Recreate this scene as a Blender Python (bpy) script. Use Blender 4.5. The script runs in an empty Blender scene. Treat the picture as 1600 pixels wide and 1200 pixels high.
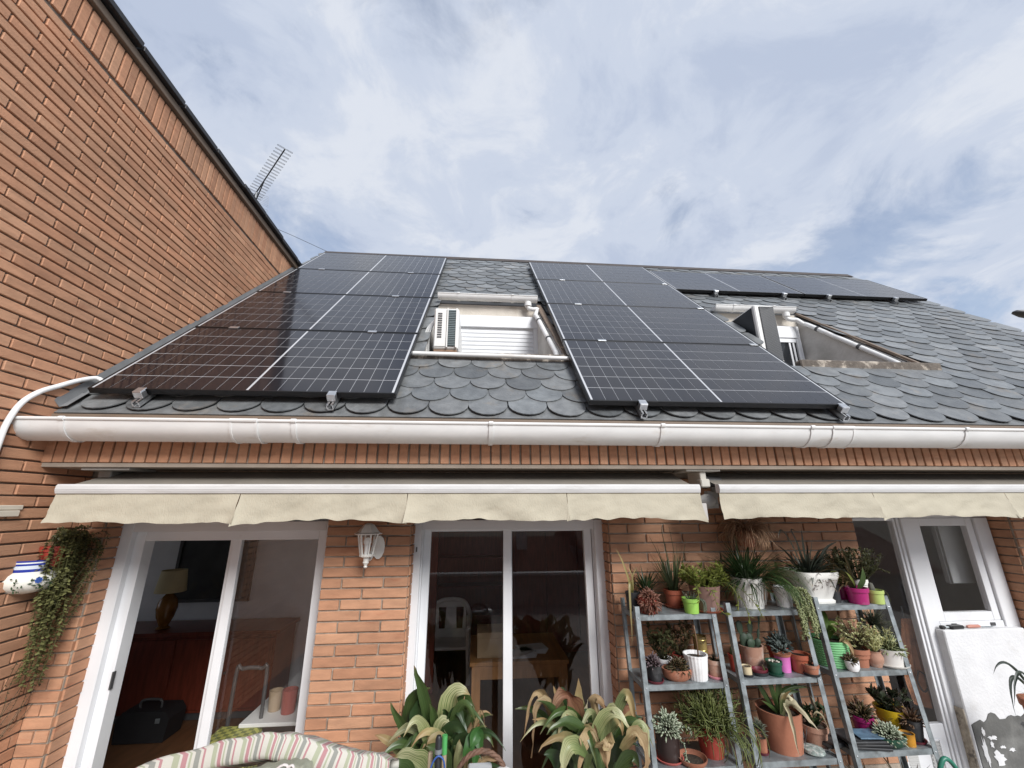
import bpy, bmesh, math, random
from mathutils import Vector, Matrix
from math import sin, cos, pi, radians, sqrt, hypot
random.seed(7)
R = random.Random(11)
sc = bpy.context.scene
COL = sc.collection
H = 2.2                      # eye height above the terrace; heights below are given from eye level

# ------------------------------------------------------------------ camera
cam = bpy.data.cameras.new('camera')
cam.sensor_width = 36.0
cam.lens = 637.625 / 1600 * 36.0
cam.clip_start = 0.05
cam.clip_end = 3000
camo = bpy.data.objects.new('camera', cam)
COL.objects.link(camo)
P_, Y_, R_ = radians(16.6053), radians(-4.76055), radians(-0.21963)
_F = Vector((-sin(Y_)*cos(P_), cos(Y_)*cos(P_), sin(P_)))
_Rt = Vector((cos(Y_), sin(Y_), 0))
_U = _Rt.cross(_F)
CR = cos(R_)*_Rt + sin(R_)*_U
CU = -sin(R_)*_Rt + cos(R_)*_U
camo.matrix_world = Matrix(((CR.x, CU.x, -_F.x, 0), (CR.y, CU.y, -_F.y, 0), (CR.z, CU.z, -_F.z, H), (0, 0, 0, 1)))
sc.camera = camo

# ------------------------------------------------------------------ sky, sun, exposure
SUN_EL, SUN_AZ = radians(34), radians(154)     # azimuth clockwise from +Y: behind the camera, to its right
wd = bpy.data.worlds.new('World'); sc.world = wd; wd.use_nodes = True
nt = wd.node_tree; nt.nodes.clear()
def N(t, **k):
    n = nt.nodes.new(t)
    for a, b in k.items(): setattr(n, a, b)
    return n
def L(a, b): nt.links.new(a, b)
wo = N('ShaderNodeOutputWorld'); bg = N('ShaderNodeBackground'); L(bg.outputs[0], wo.inputs[0])
bg.inputs['Strength'].default_value = 0.1
sky = N('ShaderNodeTexSky', sky_type='NISHITA', sun_disc=False)
sky.sun_elevation = SUN_EL; sky.sun_rotation = SUN_AZ
sky.air_density = 1.0; sky.dust_density = 1.5; sky.ozone_density = 1.5
tc = N('ShaderNodeTexCoord'); sp = N('ShaderNodeSeparateXYZ'); L(tc.outputs['Generated'], sp.inputs[0])
def M(op, a, b=None, c=None):
    n = N('ShaderNodeMath', operation=op)
    for i, v in enumerate((a, b, c)):
        if v is None: continue
        if isinstance(v, (int, float)): n.inputs[i].default_value = v
        else: L(v, n.inputs[i])
    return n.outputs[0]
zz = M('ADD', M('MAXIMUM', sp.outputs[2], 0.0), 0.22)
cb = N('ShaderNodeCombineXYZ')
L(M('DIVIDE', sp.outputs[0], zz), cb.inputs[0]); L(M('DIVIDE', sp.outputs[1], zz), cb.inputs[1])
def noise(scale, det, rough, dist=0.0, off=(0, 0, 0)):
    mp = N('ShaderNodeMapping'); mp.inputs['Location'].default_value = off
    L(cb.outputs[0], mp.inputs[0])
    n = N('ShaderNodeTexNoise'); L(mp.outputs[0], n.inputs['Vector'])
    n.inputs['Scale'].default_value = scale; n.inputs['Detail'].default_value = det
    n.inputs['Roughness'].default_value = rough; n.inputs['Distortion'].default_value = dist
    return n.outputs['Fac']
def ramp(fac, stops):
    r = N('ShaderNodeValToRGB'); L(fac, r.inputs[0]); e = r.color_ramp.elements
    r.color_ramp.interpolation = 'EASE'
    while len(e) < len(stops): e.new(0.5)
    for el, (p, c) in zip(e, stops): el.position = p; el.color = (*c, 1)
    return r.outputs[0]
big = noise(0.95, 3.0, 0.55, 0.25, (3.1, 1.7, 0)); fine = noise(3.1, 10.0, 0.6, 0.5, (0.4, 5.2, 0))
cover = M('ADD', M('MULTIPLY', big, 0.45), M('MULTIPLY', fine, 0.55))
mask = ramp(cover, [(0.39, (0.5,)*3), (0.485, (1.0,)*3)])
lit = noise(4.2, 10.0, 0.62, 0.5, (1.1, 0.3, 0))
shade = ramp(M('ADD', M('MULTIPLY', noise(1.5, 4.0, 0.55, 0.3, (7.7, 2.2, 0)), 0.35), M('MULTIPLY', lit, 0.65)),
             [(0.37, (3.6, 4.1, 5.15)), (0.49, (4.3, 4.75, 5.65)), (0.60, (5.2, 5.5, 6.1))])
skb = N('ShaderNodeMix', data_type='RGBA', blend_type='MULTIPLY'); skb.inputs[0].default_value = 1
L(sky.outputs[0], skb.inputs[6]); skb.inputs[7].default_value = (1.25, 1.25, 1.25, 1)
mx = N('ShaderNodeMix', data_type='RGBA'); L(mask, mx.inputs[0]); L(skb.outputs[2], mx.inputs[6]); L(shade, mx.inputs[7])
L(mx.outputs[2], bg.inputs[0])

sl = bpy.data.lights.new('sun', 'SUN'); sl.energy = 3.0; sl.angle = radians(26); sl.color = (1.0, 0.985, 0.965)
slo = bpy.data.objects.new('sun', sl); COL.objects.link(slo)
_sd = Vector((sin(SUN_AZ)*cos(SUN_EL), cos(SUN_AZ)*cos(SUN_EL), sin(SUN_EL)))
slo.rotation_euler = (-_sd).to_track_quat('-Z', 'Y').to_euler()
slo.location = (6, -8, 14)

vs = sc.view_settings
sc.display_settings.display_device = 'sRGB'
vs.view_transform = 'Standard'; vs.look = 'None'; vs.gamma = 1.0; vs.use_curve_mapping = False
vs.exposure = 0.5
sc.render.engine = 'CYCLES'
sc.cycles.max_bounces = 8; sc.cycles.transparent_max_bounces = 16; sc.cycles.glossy_bounces = 4
sc.cycles.diffuse_bounces = 4

# ------------------------------------------------------------------ helpers: materials
def mat(name, col, rough=0.6, var=0.12, scale=6.0, stretch=(1, 1, 1), bump=0.0, bscale=60.0, metal=0.0, spec=0.5,
        rnd=0.0, col2=None, c2scale=2.5, c2lo=0.55, c2hi=0.7, coat=0.0, island=False, rough_var=0.0, coords='Position', trans=0.0, col3=None, big=None):
    m = bpy.data.materials.new(name); m.use_nodes = True
    t = m.node_tree; b = t.nodes['Principled BSDF']
    def n(ty, **k):
        x = t.nodes.new(ty)
        for a, v in k.items(): setattr(x, a, v)
        return x
    if coords == 'Position':
        src = n('ShaderNodeNewGeometry').outputs['Position']
    else:
        src = n('ShaderNodeTexCoord').outputs['Object']
    mp = n('ShaderNodeMapping'); mp.inputs['Scale'].default_value = stretch; t.links.new(src, mp.inputs[0])
    no = n('ShaderNodeTexNoise'); no.inputs['Scale'].default_value = scale; no.inputs['Detail'].default_value = 5
    t.links.new(mp.outputs[0], no.inputs['Vector'])
    mr = n('ShaderNodeMapRange'); t.links.new(no.outputs['Fac'], mr.inputs[0])
    mr.inputs[1].default_value = 0.3; mr.inputs[2].default_value = 0.7
    mr.inputs[3].default_value = 1 - var; mr.inputs[4].default_value = 1 + var
    base = n('ShaderNodeRGB').outputs[0]; base.default_value = (*col, 1)
    out = base
    rv = None
    if rnd or col3:
        oi = n('ShaderNodeObjectInfo').outputs['Random']
        ge = n('ShaderNodeNewGeometry').outputs['Random Per Island']
        ad = n('ShaderNodeMath', operation='ADD'); t.links.new(oi, ad.inputs[0]); t.links.new(ge, ad.inputs[1])
        fr = n('ShaderNodeMath', operation='FRACT'); t.links.new(ad.outputs[0], fr.inputs[0]); rv = fr.outputs[0]
    if col3:                    # some pieces of a second colour
        ml = n('ShaderNodeMath', operation='MULTIPLY'); ml.inputs[1].default_value = 7.31; t.links.new(rv, ml.inputs[0])
        f2 = n('ShaderNodeMath', operation='FRACT'); t.links.new(ml.outputs[0], f2.inputs[0])
        x = n('ShaderNodeMix', data_type='RGBA'); x.inputs[7].default_value = (*col3, 1)
        t.links.new(f2.outputs[0], x.inputs[0]); t.links.new(out, x.inputs[6]); out = x.outputs[2]
    if col2:
        n2 = n('ShaderNodeTexNoise'); n2.inputs['Scale'].default_value = c2scale; n2.inputs['Detail'].default_value = 6
        n2.inputs['Roughness'].default_value = 0.65
        mp2 = n('ShaderNodeMapping'); mp2.inputs['Location'].default_value = (4.2, 1.3, 7.7); mp2.inputs['Scale'].default_value = stretch
        t.links.new(src, mp2.inputs[0]); t.links.new(mp2.outputs[0], n2.inputs['Vector'])
        m2 = n('ShaderNodeMapRange'); t.links.new(n2.outputs['Fac'], m2.inputs[0])
        m2.inputs[1].default_value = c2lo; m2.inputs[2].default_value = c2hi
        x = n('ShaderNodeMix', data_type='RGBA'); t.links.new(m2.outputs[0], x.inputs[0])
        t.links.new(out, x.inputs[6]); x.inputs[7].default_value = (*col2, 1); out = x.outputs[2]
    vm = n('ShaderNodeVectorMath', operation='SCALE'); t.links.new(out, vm.inputs[0]); t.links.new(mr.outputs[0], vm.inputs['Scale']); out = vm.outputs[0]
    if rnd:
        m3 = n('ShaderNodeMapRange'); t.links.new(rv, m3.inputs[0]); m3.inputs[3].default_value = 1 - rnd; m3.inputs[4].default_value = 1 + rnd
        v2 = n('ShaderNodeVectorMath', operation='SCALE'); t.links.new(out, v2.inputs[0]); t.links.new(m3.outputs[0], v2.inputs['Scale']); out = v2.outputs[0]
    if big:                     # broad weathering over the whole surface
        n4 = n('ShaderNodeTexNoise'); n4.inputs['Scale'].default_value = big[0]; n4.inputs['Detail'].default_value = 7; n4.inputs['Roughness'].default_value = .7
        t.links.new(src, n4.inputs['Vector']); m6 = n('ShaderNodeMapRange'); t.links.new(n4.outputs['Fac'], m6.inputs[0])
        m6.inputs[1].default_value = .3; m6.inputs[2].default_value = .7; m6.inputs[3].default_value = 1 - big[1]; m6.inputs[4].default_value = 1 + big[1]
        v4 = n('ShaderNodeVectorMath', operation='SCALE'); t.links.new(out, v4.inputs[0]); t.links.new(m6.outputs[0], v4.inputs['Scale']); out = v4.outputs[0]
    t.links.new(out, b.inputs['Base Color'])
    b.inputs['Roughness'].default_value = rough
    if rough_var:
        m4 = n('ShaderNodeMapRange'); t.links.new(no.outputs['Fac'], m4.inputs[0]); m4.inputs[1].default_value = .3; m4.inputs[2].default_value = .7
        m4.inputs[3].default_value = max(0.02, rough - rough_var); m4.inputs[4].default_value = rough + rough_var
        t.links.new(m4.outputs[0], b.inputs['Roughness'])
    b.inputs['Metallic'].default_value = metal
    b.inputs['Specular IOR Level'].default_value = spec
    b.inputs['Coat Weight'].default_value = coat
    b.inputs['Coat Roughness'].default_value = 0.08
    if trans:
        b.inputs['Transmission Weight'].default_value = trans
    if bump:
        nb = n('ShaderNodeTexNoise'); nb.inputs['Scale'].default_value = bscale; nb.inputs['Detail'].default_value = 4
        t.links.new(mp.outputs[0], nb.inputs['Vector'])
        bu = n('ShaderNodeBump'); bu.inputs['Strength'].default_value = bump; bu.inputs['Distance'].default_value = 0.01
        t.links.new(nb.outputs['Fac'], bu.inputs['Height']); t.links.new(bu.outputs[0], b.inputs['Normal'])
    return m

def glass_mat(name, tint=(1, 1, 1), ior=1.62):
    m = bpy.data.materials.new(name); m.use_nodes = True; t = m.node_tree; t.nodes.clear()
    o = t.nodes.new('ShaderNodeOutputMaterial'); mix = t.nodes.new('ShaderNodeMixShader')
    tr = t.nodes.new('ShaderNodeBsdfTransparent'); tr.inputs[0].default_value = (*tint, 1)
    gl = t.nodes.new('ShaderNodeBsdfGlossy'); gl.inputs['Roughness'].default_value = 0.005
    fr = t.nodes.new('ShaderNodeFresnel'); fr.inputs[0].default_value = ior
    ge = t.nodes.new('ShaderNodeNewGeometry'); ml = t.nodes.new('ShaderNodeMath'); ml.operation = 'MULTIPLY_ADD'      # the pane's inner faces only transmit
    ml.inputs[1].default_value = -1; ml.inputs[2].default_value = 1; t.links.new(ge.outputs['Backfacing'], ml.inputs[0])
    m2 = t.nodes.new('ShaderNodeMath'); m2.operation = 'MULTIPLY'; t.links.new(fr.outputs[0], m2.inputs[0]); t.links.new(ml.outputs[0], m2.inputs[1])
    t.links.new(m2.outputs[0], mix.inputs[0]); t.links.new(tr.outputs[0], mix.inputs[1]); t.links.new(gl.outputs[0], mix.inputs[2])
    t.links.new(mix.outputs[0], o.inputs[0])
    return m

# ------------------------------------------------------------------ helpers: meshes
ORG = {}
class MB:
    def __init__(s): s.v = []; s.f = []; s.uv = {}
    def add(s, vs_, fs):
        o = len(s.v); s.v += [tuple(p) for p in vs_]; s.f += [tuple(i + o for i in f) for f in fs]; return o
    def quad(s, *p): s.add(p, [tuple(range(len(p)))])
    def box(s, x0, x1, y0, y1, z0, z1, m=None, b=0.0):
        if b:
            c = [(x0, x1), (y0, y1), (z0, z1)]
            vs_ = []
            for axis in range(3):
                for sx in (0, 1):
                    for (i, j) in ((0, 0), (1, 0), (1, 1), (0, 1)):
                        p = [0, 0, 0]; o = [k for k in range(3) if k != axis]
                        p[axis] = c[axis][sx]
                        p[o[0]] = c[o[0]][i] + (b if i == 0 else -b); p[o[1]] = c[o[1]][j] + (b if j == 0 else -b)
                        vs_.append(Vector(p))
            ctr = Vector(((x0+x1)/2, (y0+y1)/2, (z0+z1)/2))
            bm = bmesh.new()
            for p in vs_: bm.verts.new(p)
            r = bmesh.ops.convex_hull(bm, input=bm.verts)
            bmesh.ops.dissolve_limit(bm, angle_limit=0.02, verts=bm.verts, edges=bm.edges)
            bm.verts.index_update()
            P = [m @ v.co if m else v.co.copy() for v in bm.verts]
            s.add(P, [[v.index for v in f.verts] for f in bm.faces]); bm.free(); return
        vs_ = [Vector(p) for p in ((x0,y0,z0),(x1,y0,z0),(x1,y1,z0),(x0,y1,z0),(x0,y0,z1),(x1,y0,z1),(x1,y1,z1),(x0,y1,z1))]
        if m: vs_ = [m @ p for p in vs_]
        s.add(vs_, [(3,2,1,0),(4,5,6,7),(0,1,5,4),(1,2,6,5),(2,3,7,6),(3,0,4,7)])
    def bar(s, a, b, w, h, up=(0, 0, 1)):
        a, b = Vector(a), Vector(b); d = (b - a); l = d.length; d.normalize()
        u = Vector(up); sd = d.cross(u)
        if sd.length < 1e-4: sd = d.cross(Vector((1, 0, 0)))
        sd.normalize(); u = sd.cross(d)
        vs_ = []
        for t in (a, b):
            for i, j in ((-1,-1),(1,-1),(1,1),(-1,1)): vs_.append(t + sd*i*w/2 + u*j*h/2)
        s.add(vs_, [(0,1,2,3),(7,6,5,4),(0,4,5,1),(1,5,6,2),(2,6,7,3),(3,7,4,0)])
    def tube(s, path, r, n=8, caps=True):
        P = [Vector(p) for p in path]; k = len(P); rr = r if isinstance(r, (list, tuple)) else [r]*k
        T = [(P[min(i+1, k-1)] - P[max(i-1, 0)]).normalized() for i in range(k)]
        ref = Vector((0, 0, 1)) if abs(T[0].z) < 0.9 else Vector((1, 0, 0))
        u = T[0].cross(ref).normalized(); vs_ = []
        for i in range(k):
            u = (u - T[i]*u.dot(T[i])).normalized(); w = T[i].cross(u)
            for j in range(n):
                a = 2*pi*j/n; vs_.append(P[i] + (u*cos(a) + w*sin(a))*rr[i])
        fs = [(i*n+j, i*n+(j+1) % n, (i+1)*n+(j+1) % n, (i+1)*n+j) for i in range(k-1) for j in range(n)]
        if caps: fs += [tuple(range(n-1, -1, -1)), tuple((k-1)*n+j for j in range(n))]
        s.add(vs_, fs)
    def lathe(s, prof, c=(0, 0, 0), n=20, sx=1.0, sy=1.0, m=None, wave=0.0, nw=0, pw=1.0):
        vs_ = []
        for r, z in prof:
            for j in range(n):
                a = 2*pi*j/n; q = r*(1 + wave*cos(nw*a))
                ca, sa = cos(a), sin(a)
                if pw != 1.0:
                    ca = math.copysign(abs(ca)**pw, ca); sa = math.copysign(abs(sa)**pw, sa)
                p = Vector((q*ca*sx, q*sa*sy, z))
                p = (m @ p) if m else p
                vs_.append(p + Vector(c))
        k = len(prof)
        fs = [(i*n+j, i*n+(j+1) % n, (i+1)*n+(j+1) % n, (i+1)*n+j) for i in range(k-1) for j in range(n)]
        if prof[0][0] > 1e-6: fs.append(tuple(range(n-1, -1, -1)))
        if prof[-1][0] > 1e-6: fs.append(tuple((k-1)*n+j for j in range(n)))
        s.add(vs_, fs)
    def prism(s, pts, d):
        d = Vector(d); P = [Vector(p) for p in pts]; n = len(P)
        s.add(P + [p + d for p in P], [tuple(range(n)), tuple(range(2*n-1, n-1, -1))] + [(i, i+n, (i+1) % n+n, (i+1) % n) for i in range(n)])
    def ball(s, c, r, n=8, k=5, sz=1.0):
        pr = [(r*sin(pi*i/k), -r*cos(pi*i/k)*sz) for i in range(k+1)]
        pr[0] = (1e-5, pr[0][1]); pr[-1] = (1e-5, pr[-1][1]); s.lathe(pr, c, n)
    def mesh(s, name, org=(0, 0, 0), smooth=None):
        o = Vector(org); me = bpy.data.meshes.new(name)
        me.from_pydata([tuple(Vector(p) - o) for p in s.v], [], s.f); me.update()
        if s.uv:
            pass
        bm = bmesh.new(); bm.from_mesh(me); bmesh.ops.recalc_face_normals(bm, faces=bm.faces); bm.to_mesh(me); bm.free()
        if smooth is not None:
            me.polygons.foreach_set('use_smooth', [True]*len(me.polygons)); me.set_sharp_from_angle(angle=radians(smooth))
        return me
    def build(s, name, m, parent=None, smooth=None, org=None, local=False, kind=None):
        """one mesh object; coordinates from eye level unless local (then in the parent's space)"""
        if local: o = Vector((0, 0, 0))
        elif parent is not None: o = Vector(ORG[parent.name])
        else:
            if org is None:
                xs = [p[0] for p in s.v]; ys = [p[1] for p in s.v]; zs = [p[2] for p in s.v]
                org = ((min(xs)+max(xs))/2, (min(ys)+max(ys))/2, min(zs))
            o = Vector(org)
        ob = bpy.data.objects.new(name, s.mesh(name, o, smooth)); COL.objects.link(ob)
        ob.data.materials.append(m)
        if parent is not None: ob.parent = parent; ORG[ob.name] = tuple(o)
        else: ob.location = (o.x, o.y, o.z + H); ORG[ob.name] = tuple(o)
        if kind: ob['kind'] = kind
        return ob
def tag(o, label=None, cat=None, group=None, kind=None):
    if label: o['label'] = label
    if cat: o['category'] = cat
    if group: o['group'] = group
    if kind: o['kind'] = kind
    return o
def thing(name, label, cat, loc, group=None):
    o = bpy.data.objects.new(name, None); COL.objects.link(o); o.empty_display_size = 0.1
    o.location = (loc[0], loc[1], loc[2] + H); ORG[o.name] = tuple(loc)
    return tag(o, label, cat, group)
def inst(me, name, parent, loc, rot=(0, 0, 0), scale=(1, 1, 1)):
    """an alike piece: shares its mesh; loc in the parent's space offset from eye level coordinates"""
    o = bpy.data.objects.new(name, me); COL.objects.link(o); o.parent = parent
    b = Vector(ORG[parent.name]); o.location = Vector(loc) - b
    o.rotation_euler = rot; o.scale = scale
    return o
def copy_tree(o, parent=None):
    c = o.copy(); COL.objects.link(c)
    if parent is not None: c.parent = parent
    for ch in list(o.children): copy_tree(ch, c)
    return c
def shown(p):
    """how large and whether inside the photo a point is seen (for choosing which pieces are built singly)"""
    q = Vector(p); z = q.dot(_F)
    if z < 0.1: return None
    x, y = 800 + 637.6*q.dot(CR)/z, 600 - 637.6*q.dot(CU)/z
    return (x, y, z) if -20 < x < 1620 and -20 < y < 1220 else None

# ------------------------------------------------------------------ materials
BRICK = mat('brick_clay', (0.435, 0.218, 0.125), 0.8, 0.13, 9.0, (1, 1, 4), 0.35, 90, rnd=0.12, col3=(0.455, 0.25, 0.15),
            col2=(0.36, 0.15, 0.082), c2scale=5.0, c2lo=0.58, c2hi=0.8, big=(.9, .13))
MORTAR = mat('mortar', (0.31, 0.26, 0.21), 0.95, 0.25, 14, bump=0.4, bscale=120, big=(2.5, .35))
MORTAR_SHADED = mat('shaded_mortar', (0.15, 0.115, 0.09), 0.95, 0.25, 14, bump=0.4, bscale=120, big=(2.5, .3))  # mortar with the shade deep in the joints put into its colour
WHITE = mat('white_aluminium', (0.7, 0.71, 0.725), 0.35, 0.05, 3, rough_var=.08, col2=(.52, .52, .5), c2scale=2.2, c2lo=.62, c2hi=.85)
PVC = mat('white_pvc', (0.73, 0.73, 0.72), 0.42, 0.06, 5, stretch=(1, 3, 3), col2=(0.52, 0.47, 0.41), c2scale=3.0, c2lo=0.58, c2hi=0.8)
SLATE = mat('slate', (0.123, 0.133, 0.139), 0.42, 0.2, 16, bump=0.4, bscale=40, rnd=0.3, col3=(0.16, 0.166, 0.168),
            col2=(0.2, 0.175, 0.145), c2scale=6, c2lo=0.57, c2hi=0.78, rough_var=0.12, big=(1.3, .15))
LEAD = mat('lead_sheet', (0.2, 0.205, 0.21), 0.5, 0.15, 8, bump=.2, bscale=20)
DECK = mat('roof_felt', (0.035, 0.036, 0.038), 0.9, 0.2)
PLASTER = mat('beige_plaster', (0.56, 0.515, 0.45), 0.9, 0.1, 7, bump=0.35, bscale=70, col2=(0.36, 0.31, 0.25), c2scale=3.5, c2lo=0.55, c2hi=0.78)
GREYPL = mat('grey_render', (0.5, 0.485, 0.46), 0.9, 0.16, 6, bump=0.25, bscale=50, col2=(0.36, 0.34, 0.31), c2scale=2.5, c2lo=0.5, c2hi=0.75)
BROWN = mat('brown_trim', (0.17, 0.125, 0.09), 0.6, 0.15, 5, stretch=(1, 1, 5))
BLACKCAP = mat('black_capping', (0.018, 0.018, 0.02), 0.5, 0.2)
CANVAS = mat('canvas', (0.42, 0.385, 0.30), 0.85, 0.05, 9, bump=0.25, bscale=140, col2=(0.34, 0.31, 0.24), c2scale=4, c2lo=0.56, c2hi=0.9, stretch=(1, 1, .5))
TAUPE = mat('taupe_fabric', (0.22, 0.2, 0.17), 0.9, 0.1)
ALU = mat('aluminium', (0.62, 0.63, 0.64), 0.35, 0.1, 20, metal=0.9)
GALV = mat('galvanised_steel', (0.25, 0.28, 0.29), 0.45, 0.2, 25, metal=0.5, rough_var=.12, col2=(.16, .17, .17), c2scale=12)
DARKM = mat('dark_metal', (0.06, 0.06, 0.062), 0.5, 0.2)
CELL = mat('solar_cell', (0.0065, 0.006, 0.009), 0.5, 0.12, 1.2, spec=0.2, coat=0.85, rnd=0.1)
BACK = mat('panel_backsheet', (0.46, 0.47, 0.49), 0.5, 0.03, coat=0.8)
PFRAME = mat('black_anodised_frame', (0.014, 0.014, 0.015), 0.35, 0.1, metal=0.4)
GLASS = glass_mat('window_glass')
MOSS = mat('mossy_concrete', (0.13, 0.11, 0.092), 0.95, 0.3, 20, bump=0.6, bscale=60, col2=(0.42, 0.37, 0.31), c2scale=9, c2lo=0.53, c2hi=0.62)

# ------------------------------------------------------------------ ground
g = MB(); g.quad((-600, -600, -8.2), (600, -600, -8.2), (600, 600, -8.2), (-600, 600, -8.2))
tag(g.build('ground', mat('ground_earth', (0.2, 0.17, 0.13), 0.95, 0.3, 0.5)), kind='structure')
g = MB(); g.box(-6, 9, -4.6, 2.95, -2.6, -2.2)
tag(g.build('terrace_floor', mat('terrace_tile', (0.36, 0.33, 0.3), 0.8, 0.2, 4, bump=.1)), kind='structure')

# ------------------------------------------------------------------ brick pieces
def brick_mesh(l, h, d, name='brick'):
    b = MB(); b.box(-l/2, l/2, 0, d, -h/2, h/2, b=0.003); return b.mesh(name)
BM = {}
def bmesh_for(l, h=0.05):
    k = (round(l, 3), round(h, 3)); l = k[0]
    if k not in BM:
        BM[k] = brick_mesh(l, h, 0.03); BM[k].materials.append(BRICK)
    return BM[k]
def lay_bricks(parent, specs, limit=300, field='brick_field', margin=lambda c: True):
    """specs: (centre on the wall face, rotation about z, length, height). The largest seen are objects, the rest one part."""
    sc_ = []
    for c, rz, l, h in specs:
        s_ = shown(c); nrm = Vector((sin(rz), -cos(rz), 0)); fac = -nrm.dot(Vector(c).normalized())
        sc_.append((l*h*max(fac, 0)/(s_[2]**2) if s_ and fac > 0 else 0))
    order = sorted(range(len(specs)), key=lambda i: -sc_[i])
    single = [i for i in order[:limit] if sc_[i] > 0]
    ss = set(single)
    for i in single:
        c, rz, l, h = specs[i]
        dx = R.uniform(-.002, .002)
        nrm = Vector((sin(rz), -cos(rz), 0))
        inst(bmesh_for(l, h), 'brick', parent, Vector(c) + nrm*(0.012 + dx), (R.uniform(-.004, .004), R.uniform(-.004, .004), rz + R.uniform(-.006, .006)))
    rest = MB()
    for i in range(len(specs)):
        if i in ss: continue
        c, rz, l, h = specs[i]; nrm = Vector((sin(rz), -cos(rz), 0))
        m = Matrix.Translation(Vector(c) + nrm*(0.010 + R.uniform(-.002, .002))) @ Matrix.Rotation(rz, 4, 'Z')
        rest.box(-l/2, l/2, 0, .03, -h/2, h/2, m)
    if rest.v: rest.build(field, BRICK, parent, kind='stuff')
def courses(u0, u1, z0, z1, place, skip=None, phase=0, ztop=None):
    """running bond between u0 and u1; place(u, z) gives (centre, rz)"""
    out = []; k0 = math.floor((z0)/0.06)
    k = k0
    while (k+1)*0.06 <= z1 + 1e-6:
        zc = k*0.06 + 0.03
        off = 0.0 if (k + phase) % 2 == 0 else -0.125
        u = u0 + off
        while u < u1 - 0.02:
            a, b = max(u, u0), min(u + 0.24, u1)
            if u1 - b < 0.03: b = u1
            if b - a > 0.03 and not (skip and skip((a+b)/2, zc)):
                c, rz = place((a+b)/2, zc); out.append((c, rz, b - a, 0.05))
            u += 0.25
        k += 1
    return out

# ================================================================== THE HOUSE
house = thing('brick_house', 'brick house under a fish scale slate roof with patio doors', 'house', (1.0, 2.82, -2.2))
SL = radians(45.2); CS, SN = cos(SL), sin(SL)
def roofp(x, t, off=0.0):
    """point on the roof: t metres up the slope, off metres above the slates' bed"""
    o = -1.385 + off
    return Vector((x, t*CS - o*SN, t*SN + o*CS))
def t_of_y(y): return (y - 1.385*SN)/CS
T_E, T_R = t_of_y(2.47), t_of_y(5.64)
XL, XR = -2.40, 6.22
FY = 2.822
# --- walls (mortar bed) with the three openings
OPEN = [(-2.254, -0.935), (-0.419, 0.878), (2.632, 3.865)]
w = MB()
zt, zb = 0.235, -2.2
segs = [(-2.6, -2.254), (-0.935, -0.419), (0.878, 2.632), (3.865, XR)]
for a, b in segs: w.box(a, b, FY, FY+0.15, zb, -0.055)
w.box(-2.6, XR, FY, FY+0.15, -0.05, zt)
w.box(-2.6, XR, FY+.155, FY+0.3, 0.0, 0.6)
for a, b in segs: w.box(a+.001, b-.001, FY+.152, FY+0.3, zb, -0.001)
w.box(XR-.3, XR-.004, FY+.31, 8.5, zb, 0.3)
w.prism([(XR-.3, 2.9, .31), (XR-.3, 8.5, .31), (XR-.3, 5.6, 3.3)], (.29, 0, 0))
w.build('wall', MORTAR, house)
sp_ = []
fr = lambda u, z: ((u, FY, z), 0.0)
k = -27
while k < -1:
    zc = k*.06 + .03
    if k % 2: sp_.append(((-2.326, FY, zc), 0.0, .145, .05))
    else: sp_ += [((-2.364, FY, zc), 0.0, .066, .05), ((-2.289, FY, zc), 0.0, .066, .05)]
    k += 1
sp_ += courses(-0.935, -0.419, -1.5, -0.06, fr, phase=1)
sp_ += courses(0.880, 2.630, -1.5, -0.06, fr, phase=0)
sp_ += courses(3.867, 6.2, -1.5, -0.06, fr, phase=1)
sp_ += courses(-2.4, 6.2, -0.06, 0.20, fr, phase=0)
# reveals
def place_r(x, rz): return lambda u, z: ((x, u, z), rz)
RV = (FY+0.012, FY+0.14)
for x, rz in ((-2.254, pi/2), (-0.419, pi/2), (0.878, -pi/2), (3.865, -pi/2)):
    sp_ += [((x, (RV[0]+RV[1])/2, k*.06 + .03), rz, RV[1]-RV[0], .05) for k in range(-26, -1)]
lay_bricks(house, sp_, 300)
# --- soldier course under the eaves and soffit
f = MB(); f.box(-2.395, XR, 2.49, 2.6, 0.24, 0.475); f.build('fascia', MORTAR, house)
sm = MB(); sm.box(-.025, .025, 0, .03, -.118, .118, b=0.003); smm = sm.mesh('brick'); smm.materials.append(BRICK)
u = -2.375
sb = MB()
while u < XR - .03:
    if u < 3.75: inst(smm, 'soldier_brick', house, (u, 2.475 + R.uniform(-.003, .003), .357), (0, R.uniform(-.008, .008), 0), (R.uniform(.96, 1.03), 1, 1))
    else: sb.box(u-.025, u+.025, 2.475, 2.505, .239, .475)
    u += 0.0605
sb.build('soldier_brick_row', BRICK, house, kind='stuff')
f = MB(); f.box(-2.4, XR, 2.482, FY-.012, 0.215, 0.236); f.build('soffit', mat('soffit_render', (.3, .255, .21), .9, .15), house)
f = MB(); f.box(-2.4, XR, 2.452, 2.60, 0.478, 0.508, b=.004); f.build('eaves_board', BROWN, house)

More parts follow.
